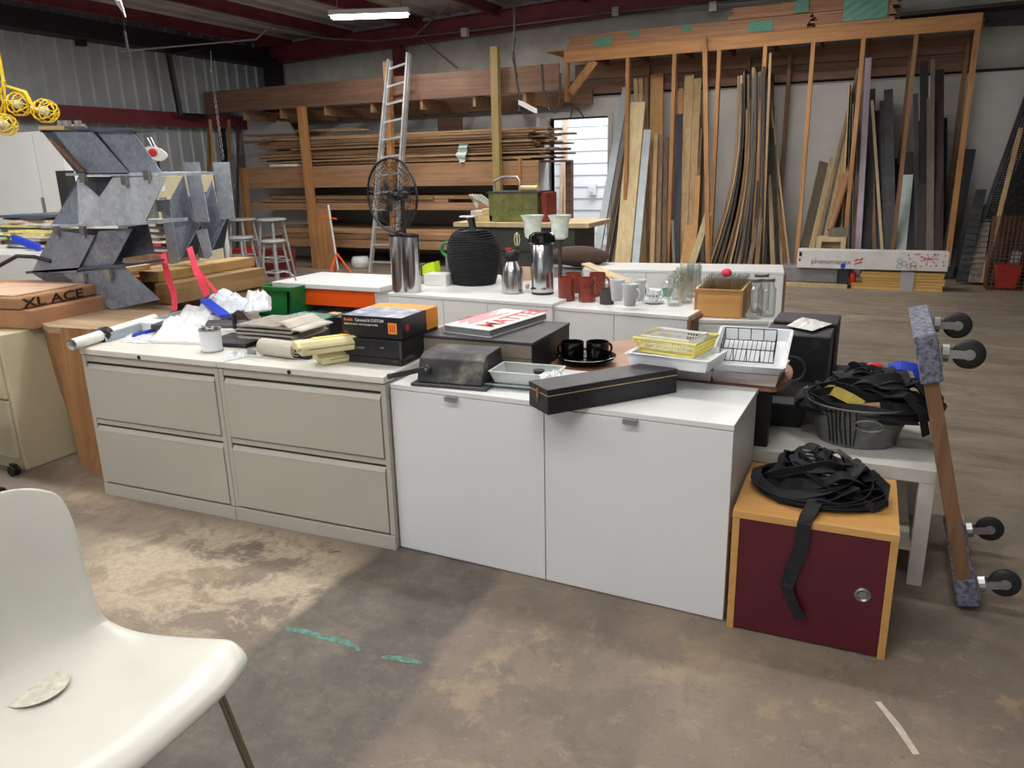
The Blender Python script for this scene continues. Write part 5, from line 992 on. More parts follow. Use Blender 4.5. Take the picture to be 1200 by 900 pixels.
# hanging cable with camera device
t = Thing('hanging_camera', 'white device hanging on a black cable from the roof before the left rack', 'camera', tuple(at_y(612, 128, 9.0))); b = MB()
P = [at_y(602, -20, 9.0), at_y(603, 30, 9.0), at_y(602, 60, 9.0), at_y(605, 90, 9.0), at_y(610, 120, 9.0)]; b.tube(P, .012, 6); b.tube([at_y(604, 45, 9.0), at_y(600, 65, 9.0), at_y(603, 78, 9.0), at_y(607, 90, 9.0)], .008, 5); t.partw('cable', b, 'black', smooth=True)
b = MB(); b.plank(at_y(609, 120, 9.0), at_y(628, 130, 9.0), (0, .08, .0), (0, 0, .05)); t.partw('housing', b, 'plasticwhite'); b = MB(); b.tube([at_y(610, 122, 9.0), at_y(609, 132, 8.95)], .03, 8); t.partw('lens', b, 'black')
b = MB(); b.tube([at_y(635, 75, 10.5), at_y(637, 105, 10.5), at_y(643, 128, 10.5), at_y(650, 132, 10.5), at_y(656, 118, 10.5), at_y(657, 86, 10.5)], .018, 6); solo('rope_loop', b, 'plum', 'dark rope loop hanging from the right end of the left rack beam', 'rope', smooth=True)
b = MB(); b.tube([at_y(668, 140, 12.25), at_y(671, 125, 12.25), at_y(678, 128, 12.25), at_y(684, 137, 12.25)], .008, 5); solo('wall_wire', b, 'gap', 'loose black wire curling on the white wall above the doorway', 'wire')
# conduits near the roof
def conduit(pts, lab, r=.013): b = MB(); b.tube([at_y(*p) for p in pts], r, 6); solo('conduit', b, 'zinc', lab, 'conduit', smooth=True)
conduit([(190, 5 - 6, 8.5), (315, 32, 9.8), (380, 45, 11.0), (440, 48, 11.9), (560, 35, 11.9), (722, 14, 11.9), (1000, -10, 11.7)], 'long thin conduit crossing the roof corner to the gable rafter')
conduit([(140, 60, 8.0), (300, 46, 9.8), (313, 34, 9.85)], 'short conduit branch below the first roof purlin')
conduit([(526, 4, 11.6), (483, 45, 11.9)], 'diagonal rod running from the roof to the gable rafter'); conduit([(495, 46, 12.0), (536, 80, 12.1)], 'diagonal rod on the gable wall above the ladder')
for (x_, y_) in ((545, 38), (722, 14), (836, 8)):
    c_ = at_y(x_, y_, 11.85); b = MB(); b.box(c_.x - .05, c_.x + .05, 11.8, 11.9, c_.z - .06, c_.z + .06); solo('electric_box', b, 'plasticwhite' if x_ == 545 else 'zinc', {545: 'small white electric box on the gable rafter left of the hanging cable', 722: 'grey electric box on the conduit above the rack left corner', 836: 'grey electric box above the middle of the rack bundles'}[x_], 'electric box')
# ------------------------------------------------------------------ front row
def filing(name, x0, y0, ang, w, h, d, lab):
    t = Thing(name, lab, 'filing cabinet', (x0, y0, 0), ang)
    b = MB(); b.box(.002, w - .002, .02, d, 0, h - .03); t.part('body', b, 'putty', bevel=.003)
    b = MB(); b.box(0, .022, .0, .02, .065, h - .032); b.box(w - .022, w, .0, .02, .065, h - .032); b.box(.022, w - .022, .004, .02, .368, .392); b.box(.022, w - .022, .004, .02, h - .062, h - .032); t.part('face_frame', b, 'putty', bevel=.0015)
    b = MB(); b.box(0, w, -.004, .02, 0, .062); t.part('kick_plate', b, 'putty', bevel=.002)
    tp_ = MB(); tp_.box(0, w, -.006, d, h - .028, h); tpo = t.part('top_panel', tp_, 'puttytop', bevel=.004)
    b = MB(); b.tube([(w * .46, -.0065, h - .016), (w * .46, -.010, h - .016)], .0085, 14); lk = t.part('lock', b, 'black', parent=tpo)
    for z0, z1 in ((.072, .364), (.398, h - .068)):
        b = MB(); b.prism([(.026, .018, z0), (.026, -.004, z0), (.026, -.004, z1 - .030), (.026, -.0055, z1 - .026), (.026, .008, z1 - .006), (.026, .010, z1 - .004), (.026, .018, z1 - .004)], (w - .052, 0, 0)); dr_ = t.part('drawer', b, 'putty', bevel=.002)
        b = MB(); b.box(.024, w - .024, .005, .019, z1 - .003, z1 + .003); t.part('handle_recess', b, 'gap', parent=dr_)
    return t
FH = .735
filing('filing_cabinet', -3.302, 2.318, .032, .818, FH, .47, 'putty grey two drawer lateral filing cabinet, left of the pair next to the wood stump')
filing('filing_cabinet', -2.482, 2.345, .036, .826, FH, .47, 'putty grey two drawer lateral filing cabinet, right of the pair next to the white cabinet')
WZ0 = .70
ang = math.atan2(-.034, 1.309)
T = Thing('white_cabinet', 'large white two door cabinet in the front row right of the filing cabinets', 'cabinet', (-1.655, 2.404, 0), ang)
b = MB(); b.box(.002, 1.306, .021, .45, .004, WZ0 - .02); T.part('carcass', b, 'whitedoor', bevel=.001)
b = MB(); b.box(0, 1.31, .002, .455, WZ0 - .019, WZ0); T.part('top_panel', b, 'white', bevel=.0015)
for i, (a, c) in enumerate(((.001, .6525), (.6565, 1.309))):
    b = MB(); b.box(a, c, 0, .0195, .004, WZ0 - .0215); d_ = T.part('door', b, 'whitedoor', bevel=.0012)
    h0 = at_y((528, 740)[i], 480, 2.38).x + 1.655; b = MB(); b.box(h0 - .025, h0 + .025, -.018, .018, WZ0 - .0212, WZ0 - .0195); b.box(h0 - .025, h0 + .025, -.018, -.016, WZ0 - .036, WZ0 - .0195); T.part('handle', b, 'zinc', parent=d_)
for z_ in (.25, .30, .36): b = MB(); b.tube([(1.306, .06, z_), (1.309, .06, z_)], .004, 8); T.part('screw_cap', b, 'grey')
FZ = FH + .001; WZT = WZ0 + .001
# shipping tube and grey rail on filing cabinet
a = at_z(84, 404, FZ + .03); c_ = at_z(205, 366, FZ + .03)
T = Thing('mailing_tube', 'long white tube with black tape band overhanging the left filing cabinet', 'tube', (-3.4, 2.6, FZ))
d_ = (c_ - a).normalized(); b = MB()
b.tube([a, a + d_ * .62], .026, 18, caps=False); b.tube([a, a + d_ * .62], .022, 18, caps=False); b.add([], []); T.partw('tube', b, 'plasticwhite', smooth=True)
b = MB(); k_ = a + d_ * .19; b.tube([k_, k_ + d_ * .015, k_ + d_ * .05, k_ + d_ * .065], [.028, .038, .036, .029], 14); T.partw('tape_band', b, 'black')
b = MB(); b.plank(a + d_ * .26 + Vector((0, -.0, -.004)), a + d_ * .84 + Vector((0, 0, -.004)), (.0, .055, 0), (0, 0, .04)); solo('aluminium_rail', b.move(Vector((.045, -.035, -.005))), 'graywhite', 'grey aluminium rail lying along the white mailing tube', 'rail')
b = MB(); b.plank(at_z(150, 392, FZ + .012), at_z(200, 378, FZ + .012), (.0, .06, 0), (0, 0, .02)); solo('blue_pouch', b.move(Vector((.06, .0, 0.002))), 'blue', 'bright blue flat pouch beside the white parcel on the filing cabinet', 'pouch', bevel=.005)
def bag(name, pts, z0, h, mat, lab, cat, seed=0, amp=.012, n=10):
    # crumpled packet: quad pts on plane z0, puffed and dented
    P = [at_z(x_, y_, z0) for x_, y_ in pts]; b = MB(); rt = []; rb = []
    for i in range(n + 1):
        u = i / n; r1 = []; r2 = []
        for j in range(n + 1):
            v = j / n; p = P[0].lerp(P[1], u).lerp(P[3].lerp(P[2], u), v); e = min(1, 6 * min(u, 1 - u, v, 1 - v) + .1) ** .6
            hh = h * e * (.8 + .5 * noise.noise(Vector((u * 3.3 + seed, v * 3.3, seed)))) + amp * e * noise.noise(Vector((u * 9 + seed, v * 9, 1)))
            r1.append(p + Vector((amp * .5 * noise.noise(Vector((u * 5, v * 5, seed + 4))), 0, max(.002, hh)))); r2.append(Vector((p.x, p.y, z0)))
        rt.append(r1); rb.append(r2)
    b.grid(rt); b.grid(rb)
    edge = lambda R_: [R_[0][j] for j in range(n + 1)] + [R_[i][n] for i in range(1, n + 1)] + [R_[n][j] for j in range(n - 1, -1, -1)] + [R_[i][0] for i in range(n - 1, 0, -1)]
    e1, e2 = edge(rt), edge(rb); k = len(e1); b.add(e1 + e2, [(i, (i + 1) % k, k + (i + 1) % k, k + i) for i in range(k)])
    return solo(name, b, mat, lab, cat)
bag('wrapped_parcel', [(176, 402), (236, 404), (262, 378), (205, 374)], FZ, .07, 'plasticwhite', 'white film wrapped parcel at the front of the left filing cabinet', 'parcel', 1)
bag('plastic_packet', [(142, 401), (172, 403), (180, 393), (150, 392)], FZ, .012, 'wrap', 'small clear packet lying beside the black tape of the mailing tube', 'packet', 2)
bag('plastic_bag', [(205, 378), (240, 382), (250, 362), (218, 358)], FZ + .055, .02, 'wrap', 'clear crumpled bag on the rear of the white film parcel', 'bag', 5)
z_ = FZ
# flat papers / envelope stack
a_ = at_z(248, 395, z_)
for k in range(5): b = MB(); b.box(-.13, .13, -.09, .09, 0, .006); b.rot(RZ(.1 + .08 * (k % 3))); b.move((a_.x + .02, a_.y + .13, z_ + .0065 * k)); solo('paper_pad', b, 'paper', 'pad in the stack of white papers behind the thread spool', 'paper', 'white paper pads behind the spool')
# spool
T = Thing('thread_spool', 'white spool can with patterned silver rim on the left filing cabinet', 'spool', on(249, 411, FZ)); b = MB(); b.lathe([(.046, .004), (.046, .098)], 28); T.part('body', b, 'ceramicwhite', smooth=True)
for z0_ in (0, .097): b = MB(); b.lathe([(.046, z0_), (.049, z0_), (.049, z0_ + .006), (.046, z0_ + .006), (.04, z0_ + .004), (0, z0_ + .004)], 28); T.part('rim', b, 'zinc')
b = MB()
for k in range(8): a = k * PI / 4; b.box(.032 * math.cos(a) - .006, .032 * math.cos(a) + .006, .032 * math.sin(a) - .006, .032 * math.sin(a) + .006, .1012, .104)
T.part('rim_pattern', b, 'black')
# bubble bags and mail behind
YF2 = 2.75
bag('mail_bag', [(232, 364), (262, 372), (300, 360), (262, 340)], FZ + .03, .055, 'mailer', 'large crumpled white bubble mailer at the rear of the left filing cabinet', 'mailer', 8, .03)
bag('clear_bag', [(286, 368), (318, 364), (318, 350), (290, 342)], FZ + .03, .05, 'wrap', 'clear bag of dark parts beside the white bubble mailer', 'bag', 9, .02)
boxthing('white_carton', at_z(218, 375, FZ).x - .05, at_z(262, 377, FZ).x + .1, 2.70, 2.80, FZ, FZ + .045, 'paper', 'low white carton under the blue marker case', 'carton', rz=.03)
boxthing('paper_block', at_z(285, 372, FZ).x, at_z(322, 370, FZ).x, 2.68, 2.79, FZ, FZ + .05, 'paper', 'white paper block under the clear bag of dark parts', 'paper')
b = MB(); b.plank(at_z(240, 352, FZ + .10), at_z(264, 370, FZ + .06), (.045, 0.03, 0), (0, 0, .022)); solo('blue_case', b, 'blue', 'blue marker case lying on the mailers, with white print', 'case', bevel=.004)
b = MB(); b.plank(at_z(243, 377, FZ + .012), at_z(266, 378, FZ + .012), (0, .06, 0), (0, 0, .02)); solo('navy_case', b, 'navy', 'small navy case before the blue marker case', 'case')
T = Thing('black_clamp', 'black bent clamp handle standing on the papers of the filing cabinet', 'clamp', on(268, 395, FZ)); o_ = at_z(268, 395, FZ)
b = MB(); b.tube([(0, .05, .0), (0, .05, .10), (.03, .05, .115), (.09, .03, .115), (.17, .0, .07)], .012, 8); T.part('handle', b, 'black', smooth=True)
boxthing('black_board', at_z(270, 395, FZ).x, at_z(322, 390, FZ).x + .1, 2.56, 2.80, FZ, FZ + .018, 'rubber', 'flat black board under the folded grey felt', 'board', rz=.1)
b = MB(); b.box(-.30, .32, -.06, .07, 0, .03); b.rot(RZ(.30)); p = at_z(330, 362, FZ + .03); b.move((p.x, 2.80, FZ + .02)); solo('black_pad', b, 'charcoal', 'long dark grey padded board behind the folded felt', 'pad', bevel=.01)
p = at_z(366, 368, FZ + .06); b = MB(); b.box(-.13, .13, -.1, .1, 0, .004); b.rot(RZ(-.15)); b.move((p.x, p.y - .04, FZ + .0505)); T = solo('green_card', b, 'greenboard', 'green printed sheet lying on the dark grey pad', 'sheet')
for k in range(4): text_mesh(T, 'print_line', '12 34 5 67 8 90'[k:k + 9], 'whiteink', .03, (-.11, .05 - .04 * k, .0045), (0, 0, 0))
b = MB(); b.box(-.03, .03, -.02, .02, 0, .008); solo('pale_tag', b.move((p.x + .13, p.y + .02, FZ + .062)), 'cardlid', 'small pinkish tag beside the green printed sheet', 'tag')
# folded felt
def folded(name, c, L, W, n, t, rz, mat, lab):
    T = Thing(name, lab, 'fabric', tuple(c), rz); b = MB(); P = []
    for k in range(n):
        zz = t * (.5 + k * 1.6)
        xs = [0, L] if k % 2 == 0 else [L, 0]
        P.append((xs[0], 0, zz)); P.append(((xs[0] + xs[1]) / 2, 0, zz + .002 * (k % 2))); P.append((xs[1], 0, zz))
        if k < n - 1: e = 1 if k % 2 == 0 else -1; P.append((xs[1] + e * t * 1.2, 0, zz + t * .8))
    b.ribbon(P, W, t * .8, side=(0, 1, 0)); T.part('folds', b, mat); return T
p = at_z(277, 401, FZ + .03); folded('folded_felt', (p.x, p.y + .13, FZ + .048), .30, .24, 4, .011, .02, 'felt', 'folded grey felt in layers on the filing cabinet')
b = MB(); b.grid([[(p.x + .22 + .14 * i / 6, p.y + .02 + .22 * j / 5, FZ + .125 + .008 * math.sin(i * 1.3) - .012 * (i / 6) ** 2 * 3) for i in range(7)] for j in range(6)]); solo('felt_piece', b, 'feltlight', 'pale felt piece draped on top of the folded grey felt', 'fabric', solid=.006, smooth=True)
p = at_z(298, 419, FZ); b = MB(); R_ = []
for k in range(40): a = k * .45; r = .008 + .0008 * k; R_.append((0, r * math.cos(a), .040 + r * math.sin(a)))
b2 = MB(); b2.ribbon([(0.0, q[1], q[2]) for q in R_], .20, .003, side=(1, 0, 0)); b2.rot(RZ(-.08)); solo('felt_roll', b2.move((p.x + .10, p.y + .05, FZ - .0)), 'feltlight', 'rolled pale felt at the front of the right filing cabinet', 'fabric', smooth=True)
bag('clear_strip', [(262, 424), (292, 418), (296, 408), (268, 414)], FZ, .01, 'wrap', 'small crumpled clear film strip beside the rolled felt', 'film', 3)
b = MB()
for k in range(3): b.tube([on(290, 414 - 2 * k, FZ + .012 + .012 * k), on(300, 415 - 2 * k, FZ + .012 + .012 * k)], .004, 6)
solo('metal_pins', b, 'zinc', 'three thin metal pins poking out of the rolled felt', 'pin')
boxthing('dark_case', at_z(333, 421, FZ).x, at_z(352, 423, FZ).x + .02, at_z(333, 421, FZ).y + .03, 2.66, FZ, FZ + .05, 'rubber', 'small dark case under the cream iron tool', 'case')
# cream hand tools
def iron(px_, py_, z, L, rz, s, lab):
    T = Thing('electric_stapler', lab, 'hand tool', on(px_, py_, z), rz)
    prof = [(-.045, 0), (-.045, .012), (-.048, .03), (-.03, .055), (.03, .058), (.048, .035), (.045, .012), (.045, 0)]
    b = MB(); b.prism([(x_ * s, 0, z_ * s) for x_, z_ in prof], (0, L, 0)); T.part('body', b, 'cream', bevel=.008, smooth=True)
    b = MB(); b.prism([(x_ * s * 1.04, -.012, z_ * s) for x_, z_ in [(-.048, .018), (-.05, .034), (-.03, .056), (.02, .056), (.046, .036), (.04, .024)]], (0, .03, 0)); T.part('nose_cap', b, 'cream', bevel=.005, smooth=True)
    b = MB(); b.box(-.012 * s, .012 * s, .06, L - .03, .056 * s, .061 * s); T.part('slot', b, 'yellow'); b = MB(); b.box(-.047 * s, .047 * s, .03, L - .02, .024 * s, .0265 * s); T.part('seam', b, 'gap')
    return T
iron(350, 416, FZ + .055, .26, -.62, 1.0, 'long cream plastic hand tool lying higher beside the slide projector box')
iron(374, 427, FZ, .13, -.55, .85, 'short cream plastic hand tool lying lower in front of the long cream one')
# projector boxes
p = at_z(399, 428, FZ); q = at_z(462, 436, FZ); w = (q - p).length; an = math.atan2(q.y - p.y, q.x - p.x)
P0_ = at_z(391, 424, FZ)
T = Thing('black_machine_case', 'black flat machine case under the yellow and black box on the filing cabinet', 'machine', (P0_.x, P0_.y + .02, FZ), .03)
b = MB(); b.box(.015, .315, .0, .30, 0, .03); T.part('base', b, 'boxdark', bevel=.003); b = MB(); b.box(0, .32, -.006, .31, .031, .105); T.part('case', b, 'boxdark', bevel=.005)
b = MB(); b.box(.19, .192, -.0075, -.006, .035, .10); b.box(.313, .3215, -.008, 0.0, .03, .104); T.part('edge_trim', b, 'charcoal')
text_mesh(T.e, 'front_print', 'ACTIVE LASER', 'grey', .013, (.05, -.0068, .062), (PI / 2, 0, 0), sx=1.2)
b = MB(); b.box(.225, .24, -.0075, -.006, .07, .076); T.part('badge', b, 'zinc'); b = MB(); b.plank((.29, -.01, .02), (.335, .06, .03), (.02, 0, 0), (0, 0, .008)); T.part('latch', b, 'charcoal')
T = Thing('product_box', 'black and orange printed projector carton on top of the black machine case', 'carton', (P0_.x + .035, P0_.y + .03, FZ + .107), .03)
b = MB(); b.box(0, .285, 0, .20, 0, .088); T.part('carton', b, 'boxdark', bevel=.001); b = MB(); b.box(0, .285, .2005, .30, 0, .088); T.part('orange_half', b, 'kodakorange', bevel=.001, label='orange rear half')
b = MB(); b.grid([[(.002 + .281 * i / 8, .001 + .198 * j / 8, .0888) for i in range(9)] for j in range(9)]); T.part('top_photo', b, 'skyprint')
text_mesh(T.e, 'brand_text', 'Kodak', 'kodakorange', .017, (.012, -.001, .066), (PI / 2, 0, 0)); text_mesh(T.e, 'model_text', 'Carousel & CUSTOM', 'whiteink', .017, (.066, -.001, .066), (PI / 2, 0, 0), sx=.9)
text_mesh(T.e, 'small_text', 'REMOTE EXT. FOR PROJECTORS', 'whiteink', .009, (.012, -.001, .050), (PI / 2, 0, 0), sx=1.25); text_mesh(T.e, 'small_logo', 'Ex', 'red', .018, (.012, -.001, .012), (PI / 2, 0, 0))
b = MB(); b.box(.222, .262, -.0012, 0, .022, .066); lo_ = T.part('logo_panel', b, 'kodakorange')
b = MB()
for k in range(3): b.box(.229 + .010 * k, .234 + .010 * k, -.0016, -.0013, .028, .060)
T.part('logo_bars', b, 'red', parent=lo_); b = MB(); b.box(.2852, .2856, .03, .055, .03, .055); T.part('side_mark', b, 'red')
# wood blocks behind boxes
bw = at_z(478, 383, FZ)
boxthing('wood_board', -1.86, -1.42, 2.80, 3.05, .60, .74, 'palez', 'pale wood board behind the black boxes', 'board')
for k, (x_, w_, h_) in enumerate([(-1.80, .05, .055), (-1.74, .03, .075), (-1.70, .05, .06), (-1.64, .12, .075)]): boxthing('wood_block', x_, x_ + w_, 2.86, 2.98, .7415, .7415 + h_, 'palez', 'small pale wood block in the cluster behind the orange carton', 'block', 'pale blocks behind the orange carton')
boxthing('block_stand', -1.84, -1.44, 2.84, 3.04, 0, .598, 'grey', 'grey stand under the pale wood board', 'stand')
# black mailbox shaped case
p = at_z(481, 452, WZT); q = at_z(555, 458, WZT)
T = Thing('black_metal_box', 'worn black sloped metal box on a flat plate at the left of the white cabinet', 'metal box', (p.x + .02, p.y + .015, WZT), math.atan2(q.y - p.y, q.x - p.x) + .01); w = (q - p).length + .025
b = MB(); b.box(-.02, w + .005, -.015, .24, 0, .012); T.part('base_plate', b, 'charcoal', bevel=.003)
b = MB(); b.prism([(.0, .0, .014), (.0, .035, .10), (.0, .075, .118), (.0, .22, .118), (.0, .24, .014)], (w - .02, 0, 0)); T.part('hood', b, 'wornblack', bevel=.004)
b = MB(); pv = Vector((.045, .004, .068)); e_ = Vector((-.075, -.075, .05)); b.plank(pv, e_, (0, .0, .018), (.006, -.006, 0)); b.tube([pv + Vector((0, .004, 0)), pv + Vector((0, -.010, 0))], .013, 12); b.tube([e_ + Vector((.003, .004, 0)), e_ + Vector((0, -.006, 0))], .011, 12); hd = T.part('lever_arm', b, 'charcoal'); b = MB(); b.tube([pv + Vector((0, -.010, 0)), pv + Vector((0, -.014, 0))], .005, 10); T.part('rivet', b, 'zinc', parent=hd)
# wooden black box and book
z0 = .701; zt_ = .83
p = at_z(500, 398, zt_); q = at_z(623, 402, zt_); r = at_z(668, 377, zt_)
ang_ = .01
T = Thing('black_wood_box', 'black topped wooden box with bare tan front behind the sloped metal box', 'wooden box', (q.x, q.y, z0), ang_); W_ = .50; D_ = .43
b = MB(); b.box(-W_, 0, 0.004, D_, .0, zt_ - z0 - .012); T.part('box_body', b, 'black', bevel=.002); b = MB(); b.box(-W_ - .003, .003, -.0, D_ + .003, zt_ - z0 - .011, zt_ - z0); T.part('lid', b, 'charcoal', bevel=.002)
b = MB(); b.box(-W_ + .002, -.002, -.002, .003, 0, .060); b.box(-W_ + .002, -.002, -.002, .003, .063, zt_ - z0 - .013); T.part('front_panel', b, 'taupe')
boxthing('box_stand', q.x - .45, q.x - .05, 2.87, q.y + D_ - .02, 0, .6995, 'grey', 'grey stand behind the white cabinet supporting the black wooden box', 'stand')
zb = zt_ + .001; p = at_z(520, 389, zb); q = at_z(574, 396, zb); r = at_z(622, 373, zb)
an = math.atan2(q.y - p.y, q.x - p.x); T = Thing('art_book', 'large white book with big red lettering on the black wooden box', 'book', (p.x, p.y, zb), an); w = (q - p).length; d = (r - q).length
b = MB(); b.box(0, w, 0, d, 0, .003); b.box(0, w, 0, d, .028, .031); b.box(0, .004, 0, d, .003, .028); T.part('cover', b, 'white'); b = MB(); b.box(.005, w - .003, .004, d - .004, .0031, .0279); T.part('page_block', b, 'grey')
T2 = text_mesh(T.e, 'title_text', 'MATTER', 'red', .125, (w - .03, .05, .0313), (0, 0, PI / 2), sx=.95)
b = MB()
for k in range(7): b.box(w - .16 - .016 * k, w - .153 - .016 * k, .06 + .02 * (k % 3), .36 - .03 * (k % 4), .0311, .0314)
T.part('small_print', b, 'pink')
# clear tub on a tray
p = at_z(557, 455, WZT); q = at_z(640, 463, WZT); an = math.atan2(q.y - p.y, q.x - p.x)
def pan(T, name, x0, x1, y0, y1, z0, z1, mat, fl=.02, t=.003, rim=.006):
    b = MB(); b.box(x0 + fl, x1 - fl, y0 + fl, y1 - fl, z0, z0 + t)
    o0 = [(x0 + fl, y0 + fl), (x1 - fl, y0 + fl), (x1 - fl, y1 - fl), (x0 + fl, y1 - fl)]; o1 = [(x0, y0), (x1, y0), (x1, y1), (x0, y1)]; cx, cy = (x0 + x1) / 2, (y0 + y1) / 2
    for k in range(4):
        a, c = Vector((*o0[k], z0)), Vector((*o0[(k + 1) % 4], z0)); e, f = Vector((*o1[(k + 1) % 4], z1)), Vector((*o1[k], z1)); n = Vector(((cx - (a.x + c.x) / 2), (cy - (a.y + c.y) / 2), 0)).normalized() * t
        b.hexa([a, c, c + n, a + n, f, e, e + n, f + n]); b.plank(f, e, -n.normalized() * rim * 2, (0, 0, t))
    return T.part(name, b, mat, bevel=.001)
T = Thing('metal_tray', 'shallow grey metal tray under the clear food tub on the white cabinet', 'tray', (p.x + .015, p.y + .02, WZT), an + .02); pan(T, 'pan', 0, .28, 0, .18, 0, .016, 'graywhite', .02)
T = Thing('plastic_tub', 'clear plastic tub holding a small lid, on the grey metal tray', 'tub', (p.x + .045, p.y + .03, WZT + .018), an + .02); pan(T, 'tub_body', 0, .25, 0, .15, 0, .045, 'tubclear', .015, .002)
b = MB(); b.lathe([(0, 0), (.02, .0), (.022, .012), (0, .014)], 16, (.17, .08, .03)); T.part('lid', b, 'gap', smooth=True)
bag('clear_wrap', [(636, 452), (662, 446), (655, 436), (632, 440)], WZT + .065, .02, 'wrap', 'crumpled clear wrap at the right end of the plastic tub', 'film', 12)
# long black instrument case
p = at_z(611, 478, WZT); q = at_z(642, 487, WZT); r = at_z(793, 460, WZT)
d1 = (r - q); L_ = d1.length; an = math.atan2(d1.y, d1.x)
T = Thing('long_case', 'long narrow black leatherette case lying diagonally on the white cabinet', 'case', (q.x, q.y, WZT), an); Wd = .135
b = MB(); b.box(0, L_, 0, Wd, 0, .064); T.part('case_body', b, 'leather', bevel=.003); b = MB(); b.box(-.001, L_ + .001, -.001, Wd + .001, .067, .088); T.part('lid', b, 'leather', bevel=.003)
b = MB(); b.box(.001, L_ - .001, .001, Wd - .001, .064, .067); T.part('seam_trim', b, 'tan')
b = MB(); b.box(-.004, .0, Wd / 2 - .008, Wd / 2 + .008, .046, .078); b.tube([(-.005, Wd / 2, .044), (-.005, Wd / 2, .03)], .002, 6); T.part('hasp', b, 'brass')
b = MB()
# drop leaf round table
T = Thing('round_table', 'round brown wood table with dark legs behind the white cabinet', 'table', (-.72, 3.1, 0)); z = .70; cxy = (-.725, 3.06); R = .485; P = []
for k in range(49):
    a = 2 * PI * k / 48; x_, y_ = cxy[0] + R * math.cos(a), cxy[1] + R * math.sin(a); P.append((x_, max(y_, 2.868 if x_ < -.3 else 2.868), z - .022))
b = MB(); b.prism(P, (0, 0, .022)); T.partw('tabletop', b, 'tablewood')
for (x_, y_) in ((-.33, 2.93), (-1.08, 2.93), (-.40, 3.40), (-1.05, 3.40)): b = MB(); b.hexa([(x_ - .02, y_ - .02, 0), (x_ + .02, y_ - .02, 0), (x_ + .02, y_ + .02, 0), (x_ - .02, y_ + .02, 0), (x_ - .035, y_ - .03, z - .024), (x_ + .035, y_ - .03, z - .024), (x_ + .035, y_ + .03, z - .024), (x_ - .035, y_ + .03, z - .024)]); T.partw('leg', b, 'black')
b = MB(); b.box(-1.08, -.33, 2.90, 2.92, z - .10, z - .024); T.partw('apron', b, 'black'); b = MB(); b.box(-1.1, -.40, 2.874, 2.888, .34, z - .03); T.partw('drop_leaf', b, 'black')
TZ = z + .001
# black plate and cups
b = MB(); b.lathe([(0, 0), (.07, 0), (.115, .018), (.122, .022), (.115, .024), (.07, .008), (0, .008)], 36, on(687, 424, TZ)); solo('black_plate', b, 'blackgloss', 'glossy black plate on the round table', 'plate', smooth=True)
b = MB(); b.lathe([(0, 0), (.07, 0), (.118, .018), (.125, .022), (.118, .024), (.07, .008), (0, .008)], 36, on(687, 422, TZ + .011)); solo('black_plate', b, 'blackgloss', 'upper glossy black plate carrying two black cups', 'plate', smooth=True)
mugset('black_cup', 671, 417, cyl(.048, .062), 'blackgloss', 'glossy black cup on the black plates, left one', 'cup', z=TZ + .021, handle=(.048, .012, .05, .005), hz=3.6)
mugset('black_cup', 700, 417, cyl(.048, .062), 'blackgloss', 'glossy black cup on the black plates, right one', 'cup', z=TZ + .021, handle=(.048, .012, .05, .005), hz=.6)
# trays
def tray(px_, py_, z, w, d, h, rz, mat, lab, name='serving_tray', fl=.02): T = Thing(name, lab, 'tray', on(px_, py_, z), rz); pan(T, 'pan', 0, w, 0, d, 0, h, mat, fl); return T
tray(768, 441, TZ, .22, .26, .045, -.05, 'pinktray', 'pinkish white deep tray under the left tray stack', fl=.01)
tray(832, 447, TZ, .245, .26, .045, -.03, 'pinktray', 'pinkish white deep tray under the enamel tray with wire rack', fl=.01)
for k in range(3): tray(733 + 2 * k, 428 - 1, TZ + .047 + .018 * k, .30, .22, .045, -.14, 'ceramicwhite', ['lowest', 'middle', 'top'][k] + ' white tray of the stack under the yellow basket', fl=.012)
def basket(px_, py_, z, w, d, h, rz, mat, lab):
    T = Thing('plastic_basket', lab, 'basket', on(px_, py_, z), rz); f = .015
    c0 = [(f, f), (w - f, f), (w - f, d - f), (f, d - f)]; c1 = [(0, 0), (w, 0), (w, d), (0, d)]
    b = MB(); b.tube([(*c, h) for c in c1], .005, 6, closed=True); b.tube([(*c, .003) for c in c0], .004, 6, closed=True); T.part('rim', b, mat)
    b = MB()
    for k in range(4):
        a0, a1, b0, b1 = Vector((*c0[k], .003)), Vector((*c0[(k + 1) % 4], .003)), Vector((*c1[k], h)), Vector((*c1[(k + 1) % 4], h)); n = int((b1 - b0).length / .011)
        for i in range(n + 1): b.tube([a0.lerp(a1, i / n), b0.lerp(b1, i / n)], .0018, 4, caps=False)
        for f_ in (.35, .68): b.tube([a0.lerp(b0, f_), a1.lerp(b1, f_)], .0015, 4, caps=False)
    T.part('side_bars', b, mat); b = MB()
    for i in range(16): x_ = f + (w - 2 * f) * i / 15; b.tube([(x_, f, .003), (x_, d - f, .003)], .0015, 4, caps=False)
    for i in range(10): y_ = f + (d - 2 * f) * i / 9; b.tube([(f, y_, .003), (w - f, y_, .003)], .0015, 4, caps=False)
    T.part('bottom_grid', b, mat); return T
basket(742, 412, TZ + .116, .25, .20, .055, -.22, 'yellow', 'yellow plastic slotted basket on top of the white tray stack'); basket(752, 409, TZ + .122, .19, .16, .052, -.22, 'ceramicwhite', 'white slotted basket nested inside the yellow basket')
T = Thing('enamel_tray', 'white enamel tray holding a wire rack, right of the yellow basket', 'tray', on(830, 436, TZ + .048), .02); pan(T, 'pan', 0, .265, 0, .30, 0, .04, 'ceramicwhite', .018, .003); T.e.rotation_euler = (.27, 0, .02)
b = MB(); b.box(-.57, -.40, 3.04, 3.12, TZ + .047, TZ + .10); solo('tray_prop', b, 'pinktray', 'pinkish white block propping up the rear of the enamel tray', 'block')
